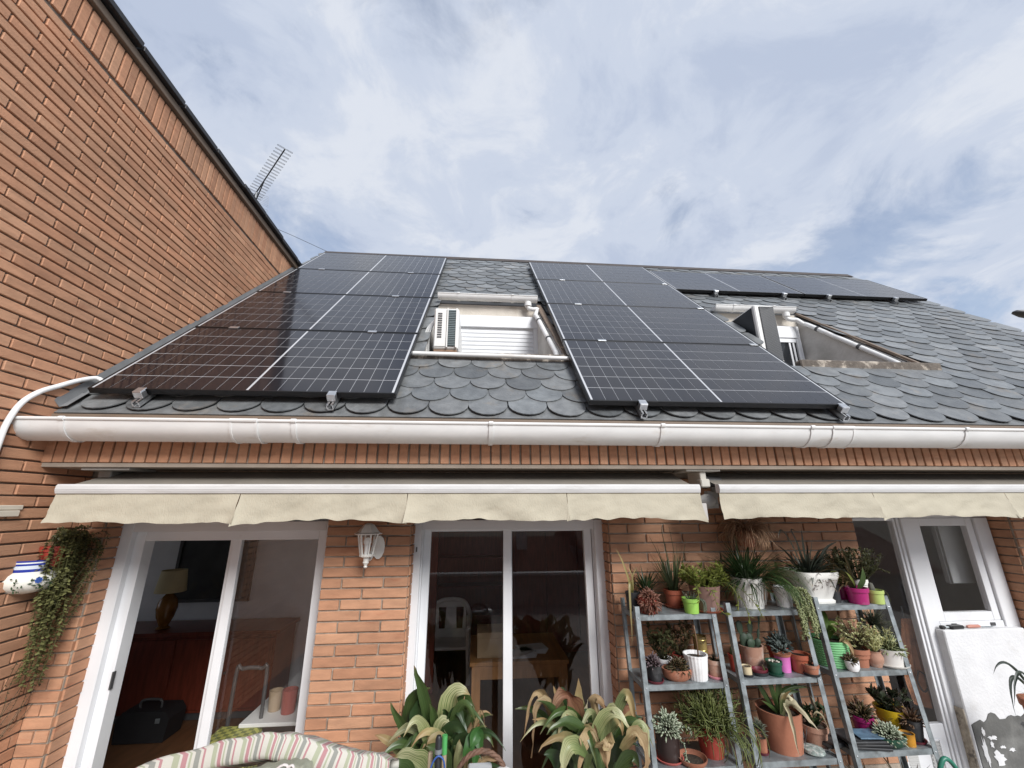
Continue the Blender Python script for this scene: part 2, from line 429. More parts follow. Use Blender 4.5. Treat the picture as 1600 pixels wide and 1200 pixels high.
# --- roof deck with the two dormer openings
D1 = dict(xl0=-.50, xl1=-.45, xr0=.69, xr1=.61, t0=t_of_y(3.06), t1=t_of_y(4.06))
D2 = dict(xl0=2.60, xl1=2.68, xr0=3.86, xr1=3.68, t0=t_of_y(3.08), t1=t_of_y(4.08))
roof = MB()
def rq(a, b, c, d, off=-.012, th=.05):
    P = [roofp(*a, off), roofp(*b, off), roofp(*c, off), roofp(*d, off)]
    roof.prism(P, roofp(0, 0, -th) - roofp(0, 0, 0))
t0, t1 = D1['t0'], D1['t1']
rq((XL, T_E), (XR, T_E), (XR, t0), (XL, t0)); rq((XL, t1+.015), (XR, t1+.015), (XR, T_R), (XL, T_R))
rq((XL, t0), (D1['xl0'], t0), (D1['xl1'], t1), (XL, t1))
rq((D1['xr0'], t0), (D2['xl0'], t0), (D2['xl1'], t1), (D1['xr1'], t1))
rq((D2['xr0'], t0), (XR, t0), (XR, t1), (D2['xr1'], t1))
rf = roof.build('slate_roof', DECK, house)
rf['label'] = 'dark grey fish scale slate roof'
# back slope, so that the ridge has a far side
b = MB(); b.prism([(XL, 5.64, 3.69), (XR, 5.64, 3.69), (XR, 8.6, .7), (XL, 8.6, .7)], (0, .03, -.04)); b.build('back_slope', DECK, rf)
# ridge and verge
b = MB(); b.prism([(XL, 5.55, 3.66), (XL, 5.65, 3.765), (XL, 5.75, 3.66), (XL, 5.65, 3.70)], (6.1-XL+.12, 0, 0)); b.build('ridge_cap', mat('dark_ridge', (.055, .042, .035), .6, .2), rf)
# slates
SW = 0.252
def slate_mesh(L_):
    n = 10; out = []
    for i in range(n+1):
        a = pi + pi*i/n
        out.append((SW/2*.985*cos(a), .118 + .118*sin(a)))
    out += [(SW/2*.985, L_), (-SW/2*.985, L_)]
    bm_ = MB(); th = .0065
    lift = lambda y: .0145*(1 - y/.34)
    top = [(x, y, lift(y) + th) for x, y in out]; bot = [(x, y, lift(y)) for x, y in out]
    k = len(out)
    bm_.add(top + bot, [tuple(range(k)), tuple(range(2*k-1, k-1, -1))] + [(i, i+k, (i+1) % k+k, (i+1) % k) for i in range(k)])
    me = bm_.mesh('slate'); me.materials.append(SLATE); return me
SLM = {l: slate_mesh(l) for l in (.34, .27, .2, .15)}
specs = []
k = 0
t = T_E + .004
while t < T_R - .05:
    x = XL + (.126 if k % 2 else 0.252) - .06
    while x < XR - .02:
        room = min(.34, T_R - t)
        ok = True
        for D in (D1, D2):
            if D['t0'] - .002 < t + .06 < D['t1'] + .02:
                s_ = min(1, max(0, (t - D['t0'])/(D['t1'] - D['t0'])))
                xl = D['xl0'] + (D['xl1'] - D['xl0'])*s_; xr = D['xr0'] + (D['xr1'] - D['xr0'])*s_
                if xl - .035 < x < xr + .07: ok = False
            elif t <= D['t0'] and t + room > D['t0'] and D['xl0'] - .12 < x < D['xr0'] + .12:
                room = min(room, D['t0'] - t)
        if ok and room >= .12:
            l = max([q for q in SLM if q <= room + .03] or [.15]); specs.append((x, t, l))
        x += SW
    t += .158; k += 1
def hidden_by_panels(x, t):
    y = t*CS + 1.385*SN
    return (-2.2 < x < -.55 and 2.62 < y < 5.2) or (.75 < x < 2.4 and 2.62 < y < 5.2) or (2.6 < x < 5.8 and 4.6 < y < 5.2)
sco = []
for x, t, l in specs:
    s_ = shown(roofp(x, t+.08)); sco.append(0 if (not s_ or hidden_by_panels(x, t)) else 1/s_[2]**2)
order = sorted(range(len(specs)), key=lambda i: -sco[i]); ss = set(order[:300])
rest = MB()
RM = Matrix(((1, 0, 0), (0, CS, -SN), (0, SN, CS))).to_4x4()
for i, (x, t, l) in enumerate(specs):
    jx, jt, ja = R.uniform(-.004, .004), R.uniform(-.008, .008), R.uniform(-.02, .02)
    p = roofp(x + jx, t + jt, R.uniform(0, .003))
    if i in ss: inst(SLM[l], 'slate', rf, p, (SL + R.uniform(-.012, .004), 0, ja))
    else:
        m = Matrix.Translation(p) @ RM @ Matrix.Rotation(ja, 4, 'Z')
        me = SLM[l]; rest.add([m @ v.co for v in me.vertices], [list(q.vertices) for q in me.polygons])
rest.build('slate_field', SLATE, rf, kind='stuff')
# straight starter course under the first row
st = MB(); P = [roofp(XL, T_E-.012, .004), roofp(XR, T_E-.012, .004), roofp(XR, T_E+.2, -.004), roofp(XL, T_E+.2, -.004)]
st.prism(P, roofp(0, 0, -.006) - roofp(0, 0, 0)); st.build('starter_course', SLATE, rf)
# lead flashing against the neighbour's wall
fl = MB()
P = [roofp(-2.392, T_E+.02, .07), roofp(-2.386, T_E+.02, .02), roofp(-2.34, T_E+.02, .028), roofp(-2.34, t_of_y(4.86), .028), roofp(-2.386, t_of_y(4.86), .02), roofp(-2.392, t_of_y(4.86), .07)]
fl.quad(P[0], P[1], P[4], P[5]); fl.quad(P[1], P[2], P[3], P[4]); fl.build('flashing', LEAD, rf)

# --- gutter
gy, gz, gr = 2.374, .425, .102
def half_round(mb, x0, x1, cy, cz, r, th=.004, lip=.009, n=10):
    prof = []
    for i in range(n+1):
        a = pi + pi*i/n; prof.append((r*cos(a), r*sin(a)))
    inn = [((r-th)*cos(pi + pi*i/n), (r-th)*sin(pi + pi*i/n)) for i in range(n, -1, -1)]
    pts = prof + inn
    mb.prism([(x0, cy + a, cz + b_) for a, b_ in pts], (x1-x0, 0, 0))
    if lip: mb.tube([(x0, cy - r, cz + .002), (x1, cy - r, cz + .002)], lip, 8)
def sag(x): return .402 - .0032*(x + 2.4)
gt = thing('roof_gutter', 'long white half round gutter along the eaves', 'gutter', (1.5, gy, gz))
joints = [-2.40, -1.27, 2.03, 4.6, 6.2]
gb = MB()
half_round(gb, -2.395, 6.2, gy, gz + .018, gr)
gb.prism([(-2.398, gy + gr*cos(pi + pi*i/10), gz + .018 + gr*sin(pi + pi*i/10)) for i in range(11)], (.006, 0, 0))
gb.build('channel', PVC, gt, smooth=40)
for x in (-1.0, .07, 1.07, 2.0, 3.02, 4.3, -2.16):
    c_ = MB(); half_round(c_, x-.012, x+.012, gy, gz + .018, gr+.006, .005, .012); c_.build('bracket', PVC, gt, smooth=40)
for x in (-1.26, 2.2):
    c_ = MB(); half_round(c_, x-.07, x+.07, gy, gz + .018, gr+.004, .004, .011)
    for e in (-.066, .066): half_round(c_, x+e-.006, x+e+.006, gy, gz+.018, gr+.007, .004, .0)
    c_.build('coupling', PVC, gt, smooth=40)

# --- white conduit running down the neighbour's wall from the panels
cd = MB(); pth = [(-2.31, 2.62, .735), (-2.36, 2.61, .765), (-2.378, 2.526, .724), (-2.378, 2.43, .664), (-2.378, 2.335, .60), (-2.378, 2.268, .52), (-2.378, 2.236, .41), (-2.378, 2.232, .30), (-2.378, 2.23, .12)]
def smooth_path(P, k=4):
    P = [Vector(p) for p in P]; out = []
    for i in range(len(P)-1):
        a, b_, c_, d = P[max(i-1, 0)], P[i], P[i+1], P[min(i+2, len(P)-1)]
        for j in range(k):
            t_ = j/k
            out.append(.5*((2*b_) + (c_-a)*t_ + (2*a-5*b_+4*c_-d)*t_**2 + (-a+3*b_-3*c_+d)*t_**3))
    return out + [P[-1]]
cd.tube(smooth_path(pth), .0135, 10)
tag(cd.build('cable_conduit', PVC, smooth=60), 'white plastic conduit bending down the brick wall beside the gutter end', 'conduit')

# --- dormers
def dormer(D, name_lab, yw, gut, win, cheek_mat, lip, seed):
    d = MB()
    (zl,) = (roofp(0, D['t0']).z,); ztop = roofp(0, D['t1']).z
    y0 = roofp(0, D['t0']).y
    # window wall
    d.box(D['xl1']-.25, D['xr1']+.02, yw, yw+.1, zl-.05, ztop-.012)
    dm = d.build('dormer', PLASTER, house); dm['label'] = name_lab
    # ledge
    l = MB(); l.box(D['xl0'], D['xr0'], y0+.03, yw-.001, zl-.06, zl-.004); l.box(lip[0], lip[1], y0-.045, y0+.03, zl-.035, zl+.042, b=.008); l.build('ledge', MOSS, dm)
    for sx in (0, 1):
        xa, xb = (D['xr0'], D['xr1']) if sx else (D['xl0'], D['xl1'])
        q = MB(); e = .06 if sx else -.06
        A = Vector((xa, y0, zl-.003)); B = Vector((xb, yw-.002, zl-.003)); C = Vector((xb, yw-.002, ztop-.03))
        q.prism([A, B, C], (e, 0, 0)); q.build('cheek_wall', cheek_mat, dm)
        q = MB()
        if sx: q.bar(A + Vector((e*.4, .02, .05)), C + Vector((e*.4, 0, .034)), .05, .02); q.v and q.build('edge_trim', BROWN, dm)
    # gutter along the upper edge and a pipe down the right-hand cheek
    gm = MB(); gx0, gx1, gyy, gzz, r = gut
    half_round(gm, gx0, gx1, gyy, gzz, r, .004, .006, 8)
    for e in (gx0, gx1): gm.prism([(e-.002, gyy + r*cos(pi + pi*i/8), gzz + r*sin(pi + pi*i/8)) for i in range(9)], (.004, 0, 0))
    gg = gm.build('gutter', PVC, dm, smooth=40)
    for x in (gx0+.22, gx1-.27):
        c_ = MB(); half_round(c_, x-.014, x+.014, gyy, gzz, r+.005, .004, .009, 8); c_.build('bracket', PVC, gg, smooth=40)
    px = gx1 - .1
    e0 = Vector((px, gyy, gzz - r)); 
    pp = [e0 + Vector((0, 0, .01)), e0 + Vector((0, 0, -.035)), e0 + Vector((.01, 0, -.07)), e0 + Vector((.06, -.01, -.085)), e0 + Vector((.10, -.02, -.09))]
    top = Vector((D['xr1']-.02, yw-.16, 0)); top.z = roofp(0, t_of_y(top.y)).z - .045
    bot = Vector((D['xr0']-.035, y0+.17, 0)); bot.z = roofp(0, t_of_y(bot.y)).z - .05
    pp += [top + Vector((-.012, .03, .02)), top, top.lerp(bot, .33), top.lerp(bot, .66), bot, bot + Vector((-.025, -.03, -.035)), bot + Vector((-.06, -.035, -.055))]
    c_ = MB(); c_.tube(smooth_path(pp, 3), .0235, 10); c_.tube([e0 + Vector((0, 0, .0)), e0 + Vector((0, 0, -.045))], .038, 12)
    dp = c_.build('downpipe', PVC, dm, smooth=60)
    c_ = MB()
    for s_ in (.12, .62):
        p = top.lerp(bot, s_); q2 = top.lerp(bot, s_+.03); c_.tube([p, q2], .027, 10)
    c_.build('pipe_clip', DARKM, dp, smooth=60)
    # window: shutter box, guide rails, slatted shutter
    xa, xb, zbt, zbx, za = win
    fm = MB(); fm.box(xa, xb, yw-.05, yw-.002, zbx, za, b=.004)
    fm.box(xa, xa+.035, yw-.045, yw-.002, zl, zbx-.001); fm.box(xb-.05, xb, yw-.045, yw-.002, zl, zbx-.001)
    wf = fm.build('window_frame', WHITE, dm)
    return dm, wf, zl
dm1, wf1, zl1 = dormer(D1, 'dormer recess with its roller shutter down', 4.06, (-.46, .61, 3.985, 2.175, .052), (-.25, .62, 1.5, 1.83, 1.965), GREYPL, (-.56, .76), 1)
s_ = MB(); z = zl1
while z < 1.825:
    s_.prism([(-.213, 4.045, z), (-.213, 4.038, z+.006), (-.213, 4.037, z+.038), (-.213, 4.045, z+.045)], (.782, 0, 0)); z += .0465
s_.box(-.213, .569, 4.046, 4.056, zl1, 1.829)
s_.build('roller_shutter', WHITE, wf1)
dm2, wf2, zl2 = dormer(D2, 'dormer recess with dark window and grey triangular cheek', 4.08, (2.64, 3.60, 4.0, 2.165, .052), (2.75, 3.645, 1.5, 1.82, 1.965), GREYPL, (2.7, 4.0), 2)
s_ = MB(); s_.box(2.79, 3.59, 4.055, 4.062, zl2, 1.80); s_.build('pane', mat('dark_window_pane', (.02, .022, .025), .06, .1), wf2)
s_ = MB()
for xx in (3.50, 3.545): s_.box(xx, xx+.02, 4.045, 4.054, zl2, 1.80)
s_.box(2.79, 3.59, 4.04, 4.054, 1.77, 1.815)
s_.build('sash', WHITE, wf2)
# brown block and board behind the dormer's left side (pinkish lead at the end of the ledge)
q = MB(); q.prism([(3.72, 3.16, 1.165), (3.93, 3.09, 1.125), (3.93, 3.13, 1.125), (3.78, 3.2, 1.23)], (0, .03, .01)); q.build('lead_apron', mat('brown_lead', (.22, .13, .1), .6, .2), dm2)
q = MB(); q.tube([(-.53, 2.985, 1.125), (.1, 2.978, 1.12), (.74, 2.972, 1.108)], .0165, 8)
tag(q.build('cable_conduit', PVC, smooth=60), 'white conduit lying across the roof below the shuttered dormer', 'conduit')

# --- sliding doors: frame > sash > (pane)
DY = 2.97
def frame_rect(mb, x0, x1, z0, z1, y0, y1, t, tb=None, sides='LRTB'):
    tb = t if tb is None else tb
    if 'L' in sides: mb.box(x0, x0+t, y0, y1, z0, z1, b=.002)
    if 'R' in sides: mb.box(x1-t, x1, y0, y1, z0, z1, b=.002)
    if 'T' in sides: mb.box(x0+t+.0005, x1-t-.0005, y0+.001, y1-.001, z1-t, z1, b=.002)
    if 'B' in sides: mb.box(x0+t+.0005, x1-t-.0005, y0+.001, y1-.001, z0, z0+tb, b=.002)
def sash(parent, x0, x1, z0, z1, y, t=.052, glass=True):
    m_ = MB(); frame_rect(m_, x0, x1, z0, z1, y, y+.035, t, .09); s2 = m_.build('sash', WHITE, parent)
    q = MB(); q.box(x0+t-.004, x1-t+.004, y+.014, y+.020, z0+.086, z1-t+.004); q.build('pane', GLASS, s2)
    return s2
def sliding_door(x0, x1, label, panes, tk):
    m_ = MB()
    for (o, y0, y1, t) in ((0, DY-.03, DY+.01, .06), (.002, DY+.011, DY+.1, tk)):
        frame_rect(m_, x0+o, x1-o, -2.195+o*.1, -.093-o*.3, y0, y1, t, .03)
    m_.box(x0-.03, x0-.0005, DY-.025, DY+.09, -2.19, -.095); m_.box(x1+.0005, x1+.03, DY-.025, DY+.09, -2.19, -.095)
    d = m_.build('patio_door', WHITE, house); d['label'] = label
    for a, b_, y in panes: sash(d, a, b_, -2.16, -.118, y)
    return d
pd1 = sliding_door(-2.236, -.925, 'left patio door, slid half open', [(-1.582, -.945, DY+.02), (-1.62, -.96, DY+.06)], .115)
pd2 = sliding_door(-.425, .872, 'middle patio door, closed', [(-.362, .248, DY+.06), (.185, .80, DY+.02)], .066)
q = MB(); q.box(-.395, -.388, DY-.036, DY-.03, -.29, -.26); q.build('latch', DARKM, pd2)
q = MB(); q.box(-2.12, -2.112, DY+.0, DY+.02, -1.02, -.93); q.build('latch', DARKM, pd1)

# --- right-hand door with side window above a plastered parapet
m_ = MB()
m_.box(2.60, 2.77, DY+.02, DY+.06, -2.2, -.10)                           # jamb behind the pier
m_.box(2.771, 3.85, DY-.02, DY+.06, -.098, -.052, b=.002)                  # head
m_.box(3.118, 3.14, DY-.005, DY+.055, -2.19, -.099, b=.002)
m_.box(3.141, 3.235, DY-.02, DY+.05, -2.19, -.099, b=.003)
m_.box(3.73, 3.84, DY-.03, DY+.05, -2.19, -.099, b=.003)
m_.box(3.236, 3.729, DY-.02, DY+.05, -.89, -.79, b=.003)
rd = m_.build('glazed_door', WHITE, house); rd['label'] = 'right-hand glazed door with white lower panel and side window'
m_ = MB(); frame_rect(m_, 3.238, 3.727, -.789, -.101, DY-.012, DY+.03, .055); swf = m_.build('sash', WHITE, rd)
q = MB(); q.box(3.29, 3.675, DY+.005, DY+.012, -.74, -.15); q.build('pane', GLASS, swf)
m_ = MB(); frame_rect(m_, 2.70, 3.117, -2.15, -.1, DY+.005, DY+.05, .018, .05)
m_.box(2.719, 3.098, DY+.012, DY+.045, -2.10, -1.39, b=.003)
lw = m_.build('door_leaf', WHITE, rd)
q = MB(); q.box(2.716, 3.101, DY+.02, DY+.026, -1.395, -.116); q.build('pane', GLASS, lw)
GRG = mat('grille_grey', (.45, .45, .44), .5, .1)
for xx in (2.79, 2.96):
    q = MB()
    for i in range(9): q.box(xx, xx+.07, DY+.004, DY+.011, -1.66 + i*.02, -1.65 + i*.02)
    q.box(xx-.004, xx+.074, DY+.0085, DY+.0112, -1.665, -1.485)
    q.build('vent_grille', GRG, lw)
m_ = MB(); frame_rect(m_, 2.775, 3.045, -1.78, -1.47, DY+.003, DY+.0115, .012); m_.build('panel_bead', WHITE, lw)
q = MB()
for xx in (3.32, 3.62): q.box(xx, xx+.035, DY-.026, DY-.021, -.82, -.80)
q.build('drain_cap', DARKM, rd)

# --- rooms behind the doors
INW = mat('room_wall', (.78, .79, .8), .9, .05); INF = mat('room_floor', (.16, .075, .035), .4, .25, 3, stretch=(6, 1, 1))
r_ = MB(); r_.box(-2.38, 6.0, 3.2, 8.0, -2.26, -2.197); r_.build('room_floor', INF, house)
r_ = MB(); r_.box(-2.38, 6.0, 3.14, 8.0, .36, .4); r_.build('room_ceiling', INW, house)
r_ = MB(); r_.box(-6.4, 6.0, 7.9, 8.0, -2.19, .35); r_.box(-6.4, -2.3, 3.13, 3.18, -2.19, .35); r_.box(-1.0, -.9, 6.3, 7.89, -2.19, .35)  # partition cut short so the added side light reaches the middle room
r_.box(5.9, 5.915, 3.14, 7.89, -2.19, .35)

for q4 in ((3.2, 3.8, -2.19, .35), (5.6, 8, -2.19, .35), (3.801, 5.599, -2.19, -1.4), (3.801, 5.599, .2, .35)): r_.box(-6.5, -6.41, *q4)  # unseen window opening added in the far wall to let daylight in
r_.box(-6.41, -6.40, 7, 7.01, -2, -1.9); r_.box(-6.4, -1.01, 6.1, 6.2, -2.19, .35)
r_.build('room_wall', INW, house)
r_ = MB(); r_.box(-6.5, -2.381, 3.2, 8.0, -2.26, -2.197); r_.build('room_floor', INF, house)
r_ = MB(); r_.box(-6.5, -2.381, 3.13, 8.0, .36, .4); r_.build('room_ceiling', INW, house)

# ================================================================== THE NEIGHBOUR'S HOUSE (brick wall on the left)
nb = thing('neighbour_house', 'tall brick side wall of the neighbouring house at the left', 'house', (-4.4, 1.0, -2.2))
WX = -2.405
w = MB(); w.box(-2.7, WX, -4.5, 3.12, -2.2, 2.93); w.box(-2.7, WX, 3.121, 4.9, .42, 2.93); w.box(-6.6, -2.701, -4.5, 3.12, -2.2, 2.9); w.box(-6.6, -2.701, 3.121, 6.4, .42, 2.9); w.build('wall', MORTAR_SHADED, nb)
def skipl(y, z):
    zr = y*SN/CS - 1.385/CS
    return y > 2.85 and z < zr - .12
sp_ = courses(-2.6, 2.808, -1.98, .48, lambda u, z: ((WX, u, z), pi/2), phase=1)
sp_ += courses(-2.6, 4.95, .48, 2.65, lambda u, z: ((WX, u, z), pi/2), skip=skipl, phase=1)
u = -2.57
while u < 5.0:
    sp_.append(((WX, u, 2.79), pi/2, .05, .25)); u += .0605
lay_bricks(nb, sp_, 300)
q = MB(); q.box(WX-.05, WX+.04, -4.5, 4.92, 2.925, 2.985, b=.004); q.build('verge_board', BROWN, nb)
q = MB()
y = -4.5
while y < 4.95:
    l = .42; a = R.uniform(-.006, .006)
    q.box(WX-.6, WX+.075 + a, y, y+l-.012, 2.99 + a, 3.035 + a, b=.004); y += l
q.build('roof_edge', BLACKCAP, nb)
q = MB(); q.prism([(WX-.1, -4.5, 3.0), (-4.5, -4.5, 3.3), (-6.6, -4.5, 3.0)], (0, 10.9, 0)); q.build('roof', DECK, nb)
q = MB(); q.box(WX, WX+.022, 1.0, 2.452, -.012, .012, b=.003); q.box(WX, WX+.03, 1.0, 2.435, -.045, -.014, b=.003)
tag(q.build('cable_trunking', mat('cream_plastic', (.6, .55, .46), .5, .1)), 'cream strip fixed along the brick wall left of the awning', 'trunking')

# ================================================================== SOLAR PANELS
PW, PH = 1.755, .992
def panel_parts(root):
    # local frame: x along width, y up the slope, z outward; origin at the lower left corner
    fm = MB(); th = .035; e = .011
    fm.box(0, PW, 0, e, -th, 0, b=.001); fm.box(0, PW, PH-e, PH, -th, 0, b=.001)
    fm.box(0, e, e+.0003, PH-e-.0003, -th, 0, b=.001); fm.box(PW-e, PW, e+.0003, PH-e-.0003, -th, 0, b=.001)
    fm.build('frame', PFRAME, root, local=True)
    bk = MB(); bk.box(e-.002, PW-e+.002, e-.002, PH-e+.002, -.014, -.003); bk.build('backsheet', BACK, root, local=True)
    mx_, my, gapc, gx, gyy = .026, .0125, .015, .0027, .0062
    cw = ((PW - 2*mx_ - gapc)/2 - 9*gx)/10; ch = (PH - 2*my - 5*gyy)/6
    cm = MB(); cm.box(0, cw, 0, ch, 0, .0012); me = cm.mesh('cell'); me.materials.append(CELL)
    for h in range(2):
        for i in range(10):
            for j in range(6):
                o = bpy.data.objects.new('cell', me); COL.objects.link(o); o.parent = root
                o.location = (mx_ + h*(PW/2 - mx_ + gapc/2) + i*(cw+gx), my + j*(ch+gyy), -.0030)
PO = .10
def panel_at(o, x, t, off=PO):
    p = roofp(x, t, off); o.location = (p.x, p.y, p.z + H); o.rotation_euler = (SL, 0, 0)
pr = thing('solar_panel', 'x', 'solar panel', (0, 0, 0), 'solar panels on the slate roof')
panel_parts(pr)
rowname = ['bottom', 'second', 'third', 'top']
first = True
def tt(y, off=PO): return (y - (1.385-off)*SN)/CS
for xi, (x, yb, nm) in enumerate(((-2.268, 2.470, 'left'), (.692, 2.440, 'middle'))):
    for k in range(4):
        o = pr if first else copy_tree(pr); first = False
        panel_at(o, x, tt(yb) + k*(PH+.014))
        o['label'] = f'{rowname[k]} solar panel of four in the {"column beside the brick wall" if xi == 0 else "column between the two dormers"}'
for k, x in enumerate((2.472, 2.472 + PW + .012)):
    o = copy_tree(pr); panel_at(o, x, tt(4.462, .085), .085)
    o['label'] = ('left' if k == 0 else 'right') + ' solar panel of the two lying along the ridge above the open dormer'
# mounting rails with end clamps
def rail(x, t0_, t1_, off, lab):
    p = roofp(x, t0_, 0)
    root = thing('mounting_rail', lab, 'rail', p, 'aluminium rails under the solar panels')
    root.rotation_euler = (SL, 0, 0)
    l = t1_ - t0_
    b_ = MB(); z0, z1 = off-.075, off-.037
    for (xa, xb, za, zb_) in ((-.02, .02, z0, z0+.006), (-.02, -.014, z0, z1), (.014, .02, z0, z1), (-.02, -.006, z1-.005, z1), (.006, .02, z1-.005, z1)): b_.box(xa, xb, 0, l, za, zb_)
    b_.build('rail', ALU, root, local=True)
    c_ = MB(); c_.box(-.024, .024, .035, .075, z1+.001, off+.004, b=.002); c_.box(-.024, .024, .035, .088, off+.0042, off+.009, b=.002); c_.build('end_clamp', ALU, root, local=True)
    f_ = MB(); y_ = .05
    while y_ < l:
        f_.box(-.015, .015, y_, y_+.05, .02, z0-.001); y_ += 1.05
    f_.build('foot', ALU, root, local=True)
    return root
tb1, tb2, tb3 = tt(2.47), tt(2.44), tt(4.462, .085)
for x, tb, n_, off, lab in ((-1.966, tb1, 4, PO, 'left rail end below the panel column by the brick wall'), (-.885, tb1, 4, PO, 'right rail end below the panel column by the brick wall'),
                   (1.03, tb2, 4, PO, 'left rail end below the panel column between the dormers'), (2.385, tb2, 4, PO, 'right rail end below the panel column between the dormers'),
                   (3.0, tb3, 1, .085, 'rail end below the ridge panels, over the grille by the second dormer'), (3.93, tb3, 1, .085, 'rail end below the ridge panels, second from their left end'),
                   (4.55, tb3, 1, .085, 'rail end below the ridge panels, just right of their joint'), (5.5, tb3, 1, .085, 'rail end below the ridge panels, nearest their right end')):
    root = rail(x, tb-.085, tb + n_*(PH+.014) + .04, off, lab)
    # middle clamps between the rows
    for k in range(1, n_):
        c_ = MB(); yy = .085 + k*(PH+.014) - .007
        c_.box(-.035, .035, yy-.017, yy+.017, off+.001, off+.006, b=.001); c_.build('middle_clamp', ALU, root, local=True)

from mathutils import noise as _mn
nz3 = lambda p: _mn.noise(Vector(p))
# ================================================================== AWNINGS
RAILM = mat('awning_rail_white', (.58, .58, .575), .45, .08, 4, stretch=(1, 6, 6), col2=(.42, .4, .37), c2scale=3, c2lo=.55, c2hi=.8)
def awning(x0, x1, lab, tears, seed):
    rr = random.Random(seed)
    root = thing('awning', lab, 'awning', ((x0+x1)/2, 2.6, .2))
    BY = 2.42
    b_ = MB(); b_.prism([(x0, BY-.02, .070), (x0, BY-.026, .085), (x0, BY-.026, .108), (x0, BY-.018, .118), (x0, BY+.02, .120), (x0, BY+.02, .070)], (x1-x0, 0, 0))
    b_.box(x0, x1, BY-.028, BY-.0265, .090, .094); b_.build('front_rail', RAILM, root)
    # roof cloth running back to the roller
    c_ = MB(); n = 24
    for i in range(n):
        a, b2 = x0+.02 + (x1-x0-.04)*i/n, x0+.02 + (x1-x0-.04)*(i+1)/n
        c_.quad((a, BY+.021, .112), (b2, BY+.021, .112), (b2, 2.56, .150), (a, 2.56, .150)); c_.quad((a, 2.56, .150), (b2, 2.56, .150), (b2, 2.70, .205), (a, 2.70, .205))
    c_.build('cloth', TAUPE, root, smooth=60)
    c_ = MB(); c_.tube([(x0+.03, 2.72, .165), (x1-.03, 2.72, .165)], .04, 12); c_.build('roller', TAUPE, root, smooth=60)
    # valance: strips between tears, each with its own ripples
    cuts = [x0] + tears + [x1]
    for j in range(len(cuts)-1):
        a, b2 = cuts[j] + (.0 if j == 0 else .002), cuts[j+1] - (.0 if j == len(cuts)-2 else .002)
        v = MB(); nx = max(8, int((b2-a)/.013)); nz = 10; ph = rr.uniform(0, 6); ph2 = rr.uniform(0, 6)
        P = []
        for i in range(nx+1):
            s_ = i/nx; x = a + (b2-a)*s_
            edge = min(s_, 1-s_)*(b2-a)
            drop = .152 + .012*nz3((x*3, ph, 0)) + .010*nz3((x*14, ph2, 2)) - .026*math.exp(-((s_-.45)/.3)**2)*(.4 if j else .15) + (.012*math.exp(-edge/.05) if 0 < j else 0)
            for k2 in range(nz+1):
                q_ = k2/nz
                rip = .026*q_*nz3((x*4, q_*.8, ph)) + .016*q_*nz3((x*9 + q_*2, q_*1.5, ph2)) + .006*nz3((x*22 + q_*6, q_*5, ph))*min(1, q_*3) - .016*q_ - (.003 if k2 >= nz-1 else 0)
                curl = (-.022*q_*math.exp(-edge/.03)) if (j > 0 or s_ > .5) and len(tears) else 0
                P.append((x + .012*q_*q_*(1 if s_ > .5 else -1)*math.exp(-edge/.05)*(1 if j else .5), BY-.012 + rip + curl, .072 - drop*q_))
        w2 = nz+1
        v.add(P, [(i*w2+k2, (i+1)*w2+k2, (i+1)*w2+k2+1, i*w2+k2+1) for i in range(nx) for k2 in range(nz)])
        v.build('valance', CANVAS, root, smooth=60)
    return root
aw1 = awning(-2.205, 1.318, 'long beige awning rolled in above the left and middle doors', [-1.28, -.388, .515], 3)
aw2 = awning(1.437, 5.2, 'beige awning rolled in above the plant shelves and right-hand door', [2.42, 3.32], 8)
c_ = MB(); c_.box(-2.19, -2.12, 2.6, 2.68, .13, .213, b=.004); c_.box(-2.2, -1.95, 2.5, 2.7, .2, .214); c_.build('bracket', mat('awning_bracket', (.3, .29, .27), .5, .15), aw1)
c_ = MB(); c_.box(1.30, 1.52, 2.50, 2.68, .203, .214); c_.box(1.395, 1.435, 2.52, 2.68, .13, .203, b=.004); c_.box(1.385, 1.445, 2.50, 2.56, .105, .155, b=.006); c_.build('bracket', mat('cream_metal', (.5, .48, .43), .5, .15), aw2)
c_ = MB(); c_.tube([(1.46, 2.60, .145), (1.56, 2.60, .14)], .038, 12); c_.tube([(1.455, 2.60, .145), (1.47, 2.6, .145)], .046, 12); c_.build('roller_end', DARKM, aw2, smooth=50)
c_ = MB(); c_.tube([(1.36, 2.56, .02), (1.42, 2.54, .02), (1.46, 2.55, .03)], [.02, .045, .04], 12); c_.bar((1.44, 2.56, .07), (1.52, 2.58, .06), .03, .03); c_.bar((1.44, 2.56, -.01), (1.51, 2.58, -.005), .03, .025); c_.bar((1.505, 2.58, .11), (1.505, 2.58, -.02), .02, .03)
c_.build('arm_elbow', mat('grey_metal', (.35, .34, .32), .5, .15), aw2, smooth=40)
c_ = MB(); c_.box(1.325, 1.37, 2.44, 2.47, -.09, .01, b=.004); c_.build('end_cap', mat('grey_plastic', (.42, .4, .38), .5, .1), aw1)

